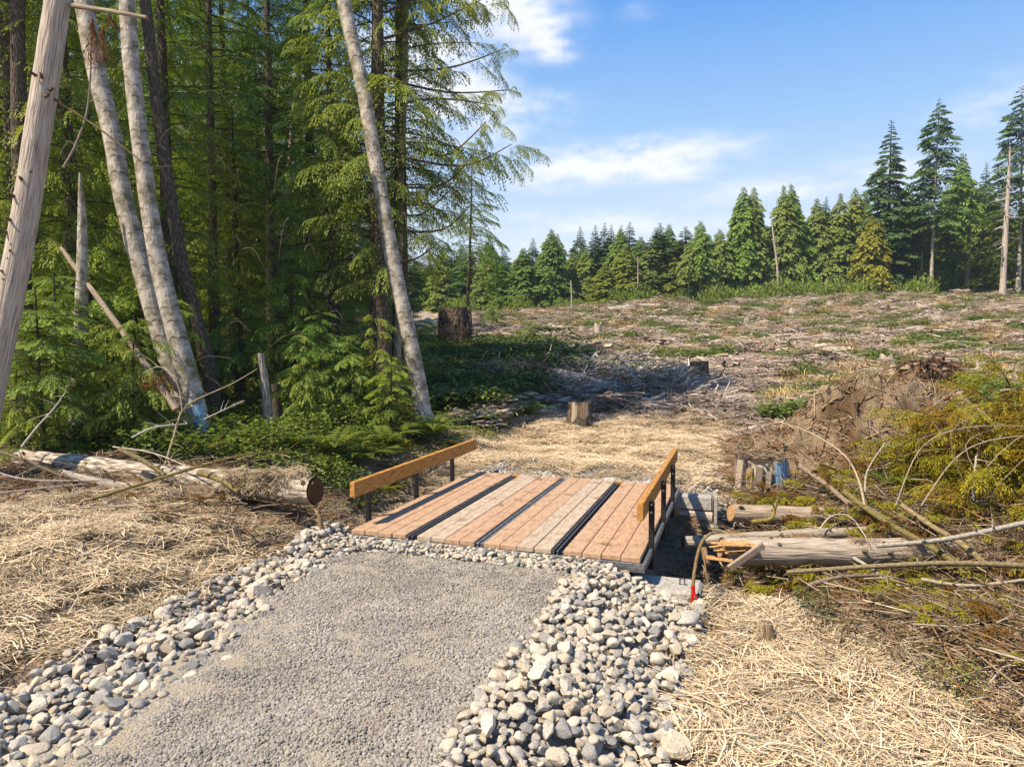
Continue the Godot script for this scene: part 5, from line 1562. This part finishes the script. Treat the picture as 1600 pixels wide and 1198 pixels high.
func fern_mesh(fronds: int, l: float) -> ArrayMesh:
	var m := Mb.new()
	for k in fronds:
		var a := TAU * k / fronds + rf(-0.25, 0.25)
		var fl := l * rf(0.7, 1.15)
		var up := rf(0.55, 1.05)
		var out := Vector3(cos(a), 0, sin(a))
		var tone := rng.randf()
		var n := 15
		for j in n:
			var t := (j + 1.0) / n
			var p := out * fl * 0.85 * t + Vector3(0, fl * (up * t - 0.75 * up * t * t), 0)
			var dir := (out * 0.85 + Vector3(0, up - 1.5 * up * t, 0)).normalized()
			var side := dir.cross(Vector3.UP).normalized()
			var w := fl * 0.19 * sin(PI * pow(t, 0.65) * 0.97 + 0.06)
			var col := Color(0.055, 0.10, 0.018).lerp(Color(0.18, 0.225, 0.04), clampf(tone * 0.7 + rf(0, 0.35), 0, 1))
			for sg in [-1.0, 1.0]:
				m.leaf(p, (side * sg + dir * 0.35 + Vector3(0, -0.12, 0)).normalized(), side.cross(dir).normalized(), w, fl * 0.055, col)
	return m.mesh()

func bush_mesh(leaves: int, r: float, h: float, ll: float, lw: float, dark: Color, light: Color, stems := 9) -> ArrayMesh:
	var m := Mb.new()
	for k in stems:
		var a := rf(0, TAU)
		m.tube(curve([Vector3.ZERO, Vector3(cos(a) * r * 0.3, h * 0.5, sin(a) * r * 0.3), Vector3(cos(a) * r * 0.8, h * rf(0.7, 1.0), sin(a) * r * 0.8)], 4), radii(0.010, 0.004, 4), 3, Color(0.12, 0.085, 0.05))
	for k in leaves:
		var a := rf(0, TAU)
		var q := pow(rng.randf(), 0.5)
		var y := h * rf(0.08, 1.0)
		var rr := r * q * (0.55 + 0.6 * sin(PI * clampf(y / h, 0.0, 1.0) * 0.8 + 0.3))
		var p := Vector3(cos(a) * rr, y, sin(a) * rr)
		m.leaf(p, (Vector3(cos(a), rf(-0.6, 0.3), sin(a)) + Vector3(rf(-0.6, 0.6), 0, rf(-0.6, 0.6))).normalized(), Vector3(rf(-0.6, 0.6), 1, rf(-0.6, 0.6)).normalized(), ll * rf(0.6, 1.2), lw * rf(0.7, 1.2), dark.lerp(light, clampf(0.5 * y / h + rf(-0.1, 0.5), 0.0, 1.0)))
	return m.mesh()

func tuft_mesh(blades: int, h: float, spread: float, w: float, a: Color, b: Color) -> ArrayMesh:
	var m := Mb.new()
	for k in blades:
		var ang := rf(0, TAU)
		var out := Vector3(cos(ang), 0, sin(ang))
		var p := out * rf(0, 0.4) * spread
		var hh := h * rf(0.5, 1.1)
		var side := Vector3(-sin(ang), 0, cos(ang)) * w * 0.5
		var mid := p + out * spread * 0.35 + Vector3(0, hh * 0.65, 0)
		var tip := p + out * spread * rf(0.7, 1.2) + Vector3(0, hh * rf(0.7, 1.0), 0)
		var col := a.lerp(b, rng.randf())
		m.quad(p - side, mid - side * 0.8, mid + side * 0.8, p + side, col)
		m.tri(mid - side * 0.8, tip, mid + side * 0.8, col)
	return m.mesh()

func turned(p: Vector3, s: float, tilt := 0.15) -> Transform3D:
	return Transform3D((Basis(Vector3.UP, rf(0, TAU)) * Basis(Vector3.RIGHT, rf(-tilt, tilt))).scaled(Vector3.ONE * s), p)

func make_scatter() -> void:
	# crushed stone on the drive
	var pm := SphereMesh.new(); pm.radius = 1.0; pm.height = 2.0; pm.radial_segments = 6; pm.rings = 2
	var pv: Array = pm.get_mesh_arrays()
	for variant in 3:
		var st := SurfaceTool.new(); st.begin(Mesh.PRIMITIVE_TRIANGLES); st.set_smooth_group(-1)
		var moved := {}
		for k in pv[Mesh.ARRAY_INDEX]:
			var p: Vector3 = pv[Mesh.ARRAY_VERTEX][k].snapped(Vector3.ONE * 0.001)
			if not moved.has(p): moved[p] = p * Vector3(rf(0.8, 1.3), rf(0.5, 0.85), rf(0.7, 1.1))
			st.set_color(Color.WHITE); st.add_vertex(moved[p])
		st.generate_normals()
		var xs := []; var cs := []
		for k in 26000:
			var s := -0.35 - 6.6 * pow(rng.randf(), 0.85)
			var wob := fine.get_noise_2d(s * 1.5, 40.0) * 0.25
			var lo := lerpf(-0.95, -1.75, sm(-6.0, -1.0, s)) + wob
			var q := rng.randf()
			var c := lerpf(lo - 0.1, 1.62, q)
			var p := from_road(c, s)
			var edge := minf(q, 1.0 - q)
			p.y = hill(p.x, -p.z) + 0.02 * sm(0.0, 0.25, edge) + fine.get_noise_2d(p.x * 1.4, p.z * 1.4) * 0.035 + rf(-0.004, 0.010)
			xs.append(Transform3D(Basis.from_euler(Vector3(rf(-0.6, 0.6), rf(0, TAU), rf(-0.6, 0.6))).scaled(Vector3.ONE * rf(0.007, 0.019) * (0.85 if absf(absf(c + 0.05) - 0.72) < 0.24 else 1.1)), p))
			var t := rf(0.6, 1.2) * (1.0 + 0.22 * fine.get_noise_2d(p.x * 0.9 + 33.0, p.z * 0.9)) * (1.07 if absf(absf(c + 0.05 + 0.1 * sin(s)) - 0.72) < 0.24 else 0.98)
			cs.append((Color(0.288, 0.264, 0.226) if rng.randf() < 0.75 else Color(0.27, 0.257, 0.236)) * t)
		for k in 2600:
			var c := rf(-2.4, 3.2); var s := 4.85 + 2.3 * pow(rng.randf(), 1.3)
			if fine.get_noise_2d(c * 1.4, s * 1.4) > 0.22 and s > 5.4: continue
			var p := from_road(c, s)
			xs.append(Transform3D(Basis.from_euler(Vector3(rf(-0.6, 0.6), rf(0, TAU), rf(-0.6, 0.6))).scaled(Vector3.ONE * rf(0.018, 0.055)), p))
			cs.append(Color(0.40, 0.385, 0.36) * rf(0.6, 1.25))
		tag(many("gravel_stones", st.commit(), M.pebble, xs, cs), "loose crushed grey gravel covering the drive", "gravel", "loose gravel of the drive")
	# straw
	var clumps := []
	for k in 5: clumps.append(straw_clump(30, 0.20, 0.14, 0.52, 0.0085, 0.08))
	var sx := []; var sc := []
	for k in 5: sx.append([]); sc.append([])
	for k in 36000:
		var c := rf(-7.0, 8.0)
		var s := rf(-7.0, 16.0)
		var p := from_road(c, s)
		if p.z > -4.0 or (absf(c) < 2.4 and s < 5.0): continue
		var f := straw_share(c, s, p.x, p.z)
		if rng.randf() > f * (1.0 if s < 5.0 else 1.1): continue
		var v := rng.randi() % 5
		var xf := turned(p + Vector3(0, 0.005, 0), rf(0.75, 1.15) * (1.0 if s < 5.0 else 1.1))
		sx[v].append(xf); sc[v].append(Color(1, 1, 1) * rf(0.75, 1.15) * lerpf(0.6, 1.0, f) * (1.12 if s > 5.0 else 1.0))
	for k in 420:
		var c := rf(-4.4, -2.3); var s := rf(0.6, 6.6)
		if rng.randf() > 1.15 - absf(c + 2.9) * 0.7: continue
		var v := rng.randi() % 5
		sx[v].append(turned(from_road(c, s) + Vector3(0, 0.01, 0), rf(0.6, 1.0), 0.3)); sc[v].append(Color(0.85, 0.85, 0.85) * rf(0.55, 1.0))
	for k in 26:
		var c := rf(-2.0, 2.1); var s := rf(-0.1, 4.6) if k % 3 else rf(4.0, 4.7)
		var p := from_road(c, s); p.y = 0.154
		sx[k % 5].append(Transform3D(Basis(Vector3.UP, rf(0, TAU)).scaled(Vector3(0.35, 0.05, 0.35)), p)); sc[k % 5].append(Color(0.7, 0.55, 0.4) * rf(0.4, 0.9))
	for k in 260:
		var t := rng.randf()
		var p := at(lerpf(1140, 1600, t), [806.0, 838.0, 846.0][k % 3] + rf(-3, 3), [12.9, 12.0, 11.4][k % 3])
		var v := rng.randi() % 5
		if fine.get_noise_2d(p.x * 2.0, p.z * 5.0) < 0.0: continue
		sx[v].append(turned(p, rf(0.3, 0.55), 0.3)); sc[v].append(Color(0.75, 0.62, 0.45) * rf(0.4, 0.9))
	for k in 180:                                     # straw thrown over the left log and its foot
		var p := at(rf(350, 480), rf(735, 775), 11.0)
		var v := rng.randi() % 5
		sx[v].append(turned(Vector3(p.x, minf(p.y, 0.98), p.z), rf(0.5, 0.8), 0.5)); sc[v].append(Color(1, 1, 1) * rf(0.6, 1.0))
	for k in 5:
		tag(many("loose_straw", clumps[k], M.straw, sx[k], sc[k]), "pale straw strewn over the bare soil beside the drive", "straw", "straw strewn on the soil")
	# slash: broken sticks over the clearing, the ditch and the brush at the right
	var greys := [Color(0.46, 0.40, 0.35), Color(0.36, 0.295, 0.245), Color(0.60, 0.54, 0.475), Color(0.28, 0.215, 0.165), Color(0.42, 0.325, 0.265)]
	var browns := [Color(0.23, 0.15, 0.09), Color(0.34, 0.26, 0.17), Color(0.15, 0.10, 0.06), Color(0.28, 0.16, 0.085), Color(0.40, 0.34, 0.27), Color(0.19, 0.16, 0.06)]
	var far_c := []; var near_c := []
	for k in 4: far_c.append(stick_clump(16, 0.9, 0.4, 1.9, 0.030, greys) if k < 3 else stick_clump(9, 0.9, 0.25, 0.8, 0.085, greys))
	for k in 4: near_c.append(stick_clump(18, 0.35, 0.12, 0.75, 0.008, browns))
	var fx := [[], [], [], []]; var nx := [[], [], [], []]; var fc := [[], [], [], []]; var nc := [[], [], [], []]
	for k in 11000:
		var d := 21.0 + 74.0 * pow(rng.randf(), 1.25)
		var x := rf(-7.0 + d * 0.02, d * 0.80 + 3.0)
		var p := Vector3(x, H(x, -d), -d)
		var c := road_c(x, -d); var s := road_s(x, -d)
		if c < -5.0 and s < 26.0 and rng.randf() < 0.9: continue
		if c > -4.0 and c < 3.5 and s < 16.0: continue
		if Vector2(x - 9.6, d - 18.2).length() < 3.2: continue
		if c < 3.0 and c > -1.0 and s < 30.0 and rng.randf() < 0.5: continue
		if fine.get_noise_2d(x * 0.35 + 5.0, d * 0.35) < rf(-0.5, -0.05): continue
		var v := rng.randi() % 4
		fx[v].append(turned(p + Vector3(0, maxf(0.0, fine.get_noise_2d(x * 0.35 + 5.0, d * 0.35)) * 1.1 * rng.randf(), 0), rf(0.6, 1.25) * (0.7 if d < 34.0 else 1.0), 0.25)); fc[v].append(Color(1, 1, 1) * rf(0.65, 1.3) * (0.8 if s < 26.0 and c < 5.0 else 1.0))
	for k in 7000:
		var c := rf(-12.0, 13.0); var s := rf(-5.0, 12.0)
		var p := from_road(c, s)
		if p.z > -4.2: continue
		var right := c > 3.2 and c > 4.6 - 0.55 * s - 0.2
		if Vector2(p.x - 8.8, -p.z - 16.8).length() < 3.1: continue
		var left := c < -2.6 and s > -1.3 and s < 3.0 and c > -12.0 and (s < 1.8 or c < -5.0)
		var ditch := c > 2.4 and s > 1.0 and s < 6.0
		if not (right or left or ditch): continue
		if ditch and rng.randf() < 0.5: continue
		if left and rng.randf() < (0.8 if s > -0.9 and s < 1.0 and c > -7.5 else 0.35): continue
		var v := rng.randi() % 4
		nx[v].append(turned(p + Vector3(0, rf(0.0, 0.22) if right else 0.0, 0), rf(0.6, 1.4), 0.3)); nc[v].append(Color(1, 1, 1) * rf(0.6, 1.25))
	for k in 4:
		tag(many("logging_slash", far_c[k], M.stick, fx[k], fc[k]), "grey broken slash of sticks and bark covering the clearing", "slash", "slash over the clearing")
		tag(many("brush_sticks", near_c[k], M.stick, nx[k], nc[k]), "brown broken twigs and bark beside the bridge", "brush", "brush beside the bridge")
	# browning sprays and green sprigs in the brush at the right
	var ks: Array = kits["cedar"]
	var rx := []; var gx := []
	for k in 2300:
		var c := rf(3.4, 11.0); var s := rf(-3.0, 8.0)
		if c < 5.0 - 0.55 * s: continue
		var p := from_road(c, s)
		var xf := Transform3D((Basis(Vector3.UP, rf(0, TAU)) * Basis(Vector3(0, 0, 1), rf(-0.15, 0.45)) * Basis(Vector3.RIGHT, rf(-0.5, 0.5))).scaled(Vector3.ONE * rf(0.22, 0.5)), p + Vector3(0, rf(0.10, 0.42), 0))
		if fine.get_noise_2d(p.x * 0.9 + 12.0, p.z * 0.9) > 0.12: continue
		if k % 5 < 2: rx.append(xf)
		else: gx.append(xf)
	for k in 70:
		var p := from_road(rf(-11.0, -4.0), rf(-2.0, 0.6))
		rx.append(Transform3D((Basis(Vector3.UP, rf(0, TAU)) * Basis(Vector3(0, 0, 1), rf(-0.1, 0.4))).scaled(Vector3.ONE * rf(0.2, 0.4)), p + Vector3(0, rf(0.0, 0.15), 0)))
	tag(many("rusty_sprays", ks[1][1][0], leaf_tint("leaf_dead", Color(0.92, 0.60, 0.5)), rx, []), "dead rust-brown conifer sprays in the brush", "sprays", "sprays in the brush")
	tag(many("green_sprays", ks[2][1][0], M.leaf_olive, gx, []), "olive green conifer sprays still fresh in the brush", "sprays", "sprays in the brush")
	# plants of the clearing
	var dry := tuft_mesh(46, 0.42, 0.38, 0.022, Color(0.44, 0.32, 0.14), Color(0.60, 0.47, 0.24))
	var weed := bush_mesh(110, 0.5, 0.42, 0.16, 0.085, Color(0.08, 0.135, 0.025), Color(0.18, 0.245, 0.05), 4)
	var dx := []; var wx := []; var dc := []; var wc := []
	for k in 20000:
		var d := 23.0 + 72.0 * pow(rng.randf(), 1.2)
		var x := rf(-8.0, d * 0.80 + 3.0)
		var p := Vector3(x, H(x, -d), -d)
		var c := road_c(x, -d); var s := road_s(x, -d)
		if c > -4.5 and c < 4.5 and s < 24.0: continue
		var n := fine.get_noise_2d(x * 0.7, -d * 0.7)
		var b := broad.get_noise_2d(x, -d)
		var w := broad.get_noise_2d(x * 1.7 + 50.0, -d * 1.7) + n * 0.3
		var near_woods := c < -2.0 and s < 30.0
		if rng.randf() < sm(0.03, 0.36, w) * 0.7 or (near_woods and rng.randf() < 0.5):
			wx.append(turned(p + Vector3(0, 0.08, 0), rf(0.7, 1.5))); wc.append(Color(1, 1, 1) * rf(0.7, 1.15))
		elif b + n * 0.4 > -0.06 and not near_woods:
			dx.append(turned(p + Vector3(0, 0.05, 0), rf(0.8, 1.6))); dc.append(Color(1, 1, 1) * rf(0.7, 1.15))
	tag(many("dry_grass", dry, M.straw, dx, dc), "tufts of dry yellow grass over the clearing", "grass")
	tag(many("green_weeds", weed, M.leaf, wx, wc), "low green weeds growing in patches over the clearing", "weeds")
	# forest floor
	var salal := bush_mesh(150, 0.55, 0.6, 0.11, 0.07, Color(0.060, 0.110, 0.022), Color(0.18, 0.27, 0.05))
	var brack := fern_mesh(9, 0.7)
	var bx := []; var fx2 := []; var bc := []; var fc2 := []
	for k in 5600:
		var d := 13.5 + 34.0 * pow(rng.randf(), 1.3)
		var x := rf(-d * 0.8 - 2.0, 2.5)
		var c := road_c(x, -d); var s := road_s(x, -d)
		if c > -3.6 or s < 1.6 + (0.0 if c < -5.0 else 1.0) or (c > -4.4 and s < 8.0 and rng.randf() < 0.6): continue
		var p := Vector3(x, H(x, -d) - 0.03, -d)
		if rng.randf() < (0.45 if c > -7.0 else 0.6):
			bx.append(turned(p, rf(0.5, 1.3) * (0.62 if c > -6.5 else 1.0))); bc.append(Color(1, 1, 1).lerp([Color(1.3, 1.05, 0.7), Color(0.75, 0.95, 0.9), Color(1.5, 0.85, 0.5)][rng.randi() % 3], rf(0.0, 0.7)) * rf(0.7, 1.15))
		else:
			fx2.append(turned(p, rf(0.7, 1.2))); fc2.append(Color(1, 1, 1).lerp(Color(1.5, 1.0, 0.6), rf(0.0, 0.8)) * rf(0.7, 1.2))
	tag(many("undergrowth", salal, M.leaf, bx, bc), "leafy green undergrowth covering the forest floor", "undergrowth")
	tag(many("fern_undergrowth", brack, M.leaf, fx2, fc2), "ferns massed on the forest floor beneath the trees", "undergrowth")

# ---------------------------------------------------------------- plants one can point at, the flagged stick
func make_small_things() -> void:
	var fern := [fern_mesh(18, 1.0), fern_mesh(15, 0.9)]
	var fl := [[672, 692, 1.15, "big sword fern directly behind the left rail's far end"], [604, 700, 0.9, "sword fern left of the rail's far end, under the leaning trunk"], [826, 652, 1.0, "lone fern left of the stump with pale slabs"], [520, 712, 0.95, "yellowish fern above the left rail's near end"], [345, 706, 1.0, "upright yellow-green fern right of the blue-marked alder"], [392, 708, 1.0, "fern behind the middle of the big mossy log"], [440, 712, 0.9, "fern behind the sawn end of the big mossy log"], [565, 735, 0.8, "low fern just above the left rail's near end"], [742, 668, 0.9, "fern in the shade right of the leaning trunk's foot"], [780, 640, 0.9, "shaded fern on the green slope below the old stump"], [700, 640, 0.9, "shaded fern right behind the leaning trunk's foot"], [1395, 770, 0.7, "fresh green fern in front of the rusty bough heap"]]
	for k in fl.size():
		var t: Array = fl[k]
		var o := part("sword_fern", fern[k % 2], M.leaf if k % 3 else M.leaf_warm, self, Transform3D(Basis(Vector3.UP, rf(0, TAU)).scaled(Vector3.ONE * t[2] * 1.35), on_ground(t[0], t[1]) + Vector3(0, 0.12, 0)))
		tag(o, t[3], "fern", "sword ferns by the bridge")
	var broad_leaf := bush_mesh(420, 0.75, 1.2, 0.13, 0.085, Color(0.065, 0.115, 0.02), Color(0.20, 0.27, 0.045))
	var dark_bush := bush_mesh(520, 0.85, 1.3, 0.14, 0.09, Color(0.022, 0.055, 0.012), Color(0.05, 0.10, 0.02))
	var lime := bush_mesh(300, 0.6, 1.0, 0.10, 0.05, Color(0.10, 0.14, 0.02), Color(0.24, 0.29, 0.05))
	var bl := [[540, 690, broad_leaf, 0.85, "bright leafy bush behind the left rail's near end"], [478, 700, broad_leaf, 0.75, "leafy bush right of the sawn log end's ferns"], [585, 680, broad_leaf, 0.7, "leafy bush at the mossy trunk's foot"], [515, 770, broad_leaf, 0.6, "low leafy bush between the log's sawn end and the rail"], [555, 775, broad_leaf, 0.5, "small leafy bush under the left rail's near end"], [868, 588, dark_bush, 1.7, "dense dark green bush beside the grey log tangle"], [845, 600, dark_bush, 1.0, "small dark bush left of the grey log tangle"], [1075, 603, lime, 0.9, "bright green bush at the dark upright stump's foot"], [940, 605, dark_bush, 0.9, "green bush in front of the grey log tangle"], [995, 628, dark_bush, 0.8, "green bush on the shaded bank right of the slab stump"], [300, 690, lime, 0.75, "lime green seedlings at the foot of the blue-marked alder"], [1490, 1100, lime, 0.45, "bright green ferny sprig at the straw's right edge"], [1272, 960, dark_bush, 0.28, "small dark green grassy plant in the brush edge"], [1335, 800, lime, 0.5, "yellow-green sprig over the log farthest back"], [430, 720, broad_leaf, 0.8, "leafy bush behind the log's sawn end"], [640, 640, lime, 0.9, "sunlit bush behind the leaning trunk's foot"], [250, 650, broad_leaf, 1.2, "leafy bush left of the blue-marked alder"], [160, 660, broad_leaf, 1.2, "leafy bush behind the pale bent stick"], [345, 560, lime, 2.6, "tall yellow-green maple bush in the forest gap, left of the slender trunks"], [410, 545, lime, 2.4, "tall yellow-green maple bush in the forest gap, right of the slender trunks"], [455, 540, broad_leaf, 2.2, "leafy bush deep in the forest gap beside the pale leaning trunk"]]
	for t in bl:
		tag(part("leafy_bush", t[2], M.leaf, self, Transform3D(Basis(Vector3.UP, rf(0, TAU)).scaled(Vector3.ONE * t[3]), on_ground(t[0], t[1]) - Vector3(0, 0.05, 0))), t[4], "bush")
	# the flagged stick
	var p := on_ground(1081, 955)
	var dd := -p.z
	var o := thing("flagged_stick", "mossy bent stick stuck in the straw with a red ribbon", "stick", p)
	var m := Mb.new()
	m.tube(curve([Vector3(0, -0.1, 0), at(1083, 915, dd) - p, at(1089, 872, dd + 0.1) - p, at(1098, 845, dd + 0.15) - p, at(1111, 833, dd + 0.2) - p], 12), radii(0.024, 0.019, 12), 8, Color(0.22, 0.16, 0.075), true, 0.08)
	part("stem", m.mesh(), M.stick, o)
	m = Mb.new()
	var rp := at(1083, 918, dd) - p
	m.tube(PackedVector3Array([rp - Vector3(0, 0.02, 0), rp + Vector3(0, 0.03, 0)]), PackedFloat32Array([0.027, 0.027]), 8, Color.WHITE)
	for s in [-1.0, 1.0]:
		m.quad(rp + Vector3(-0.012, 0, 0.035), rp + Vector3(0.012, 0, 0.035), rp + Vector3(0.018 + s * 0.04, -0.2, 0.05), rp + Vector3(-0.006 + s * 0.04, -0.2, 0.045), Color.WHITE)
	part("ribbon", m.mesh(), M.ribbon, o)
	m = Mb.new()
	m.tube(curve([at(1101, 868, dd + 0.1) - p, at(1103, 892, dd + 0.05) - p, at(1107, 912, dd) - p], 8), radii(0.016, 0.012, 8), 6, Color(0.22, 0.13, 0.06))
	part("side_shoot", m.mesh(), M.stick, o)
	# a chunk of old wood on the straw
	var w := on_ground(1205, 1012)
	o = thing("wood_chunk", "dark upright chunk of old wood poking out of the straw", "wood", w)
	m = Mb.new()
	m.tube(PackedVector3Array([Vector3(0, -0.05, 0), Vector3(-0.02, 0.1, 0), Vector3(-0.03, 0.22, -0.02)]), PackedFloat32Array([0.075, 0.07, 0.05]), 9, Color(0.7, 0.6, 0.5), true, 0.15)
	part("stem", m.mesh(), M.log_bark, o)
	# the tangle of grey slash in the shade behind the bridge
	var t0 := on_ground(975, 600)
	var hp := thing("slash_heap", "jagged tangle of grey branches and bark in the shade beyond the straw track", "slash heap", t0)
	var hm := Mb.new()
	for k in 1700:
		var g := at(rf(845, 1135), 560, 0.0 + rf(26.5, 36.0))
		g.y = H(g.x, g.z)
		var lift := 1.35 * exp(-pow((g.x - t0.x - 0.8) / 3.0, 2.0) - pow((g.z - t0.z) / 3.0, 2.0)) + 0.12
		var q := g + Vector3(0, rf(0.0, 1.0) * lift, 0) - t0
		var d := Vector3(rf(-1, 1), rf(-0.35, 0.45), rf(-0.7, 0.7)).normalized() * rf(0.25, 1.1)
		var th := rf(0.01, 0.035) * (2.2 if k % 11 == 0 else 1.0)
		hm.tube(PackedVector3Array([q - d, q + Vector3(rf(-0.12, 0.12), rf(-0.05, 0.12), rf(-0.1, 0.1)), q + d]), PackedFloat32Array([th, th * 0.85, th * 0.4]), 4, [Color(0.54, 0.50, 0.46), Color(0.40, 0.36, 0.32), Color(0.66, 0.62, 0.57), Color(0.28, 0.24, 0.20)][k % 4] * rf(0.7, 1.2))
	part("branches", hm.mesh(), M.stick, hp).set_meta("kind", "stuff")
	# twiggy grey brush pile left of the dark bush
	var b0 := on_ground(800, 598)
	o = thing("brush_pile", "grey twiggy brush pile left of the dark bush", "brush pile", b0)
	m = Mb.new()
	for k in 150:
		var q := Vector3(rf(-1.5, 1.5), rf(0.0, 0.9), rf(-0.8, 0.8))
		var d := Vector3(rf(-1, 1), rf(-0.9, 0.7), rf(-0.5, 0.5)).normalized() * rf(0.5, 1.3)
		m.tube(PackedVector3Array([q - d * 0.5, q, q + d * 0.5]), PackedFloat32Array([0.022, 0.018, 0.006]), 4, Color(0.26, 0.23, 0.21) * rf(0.5, 1.3))
	part("sticks", m.mesh(), M.stick, o).set_meta("kind", "stuff")
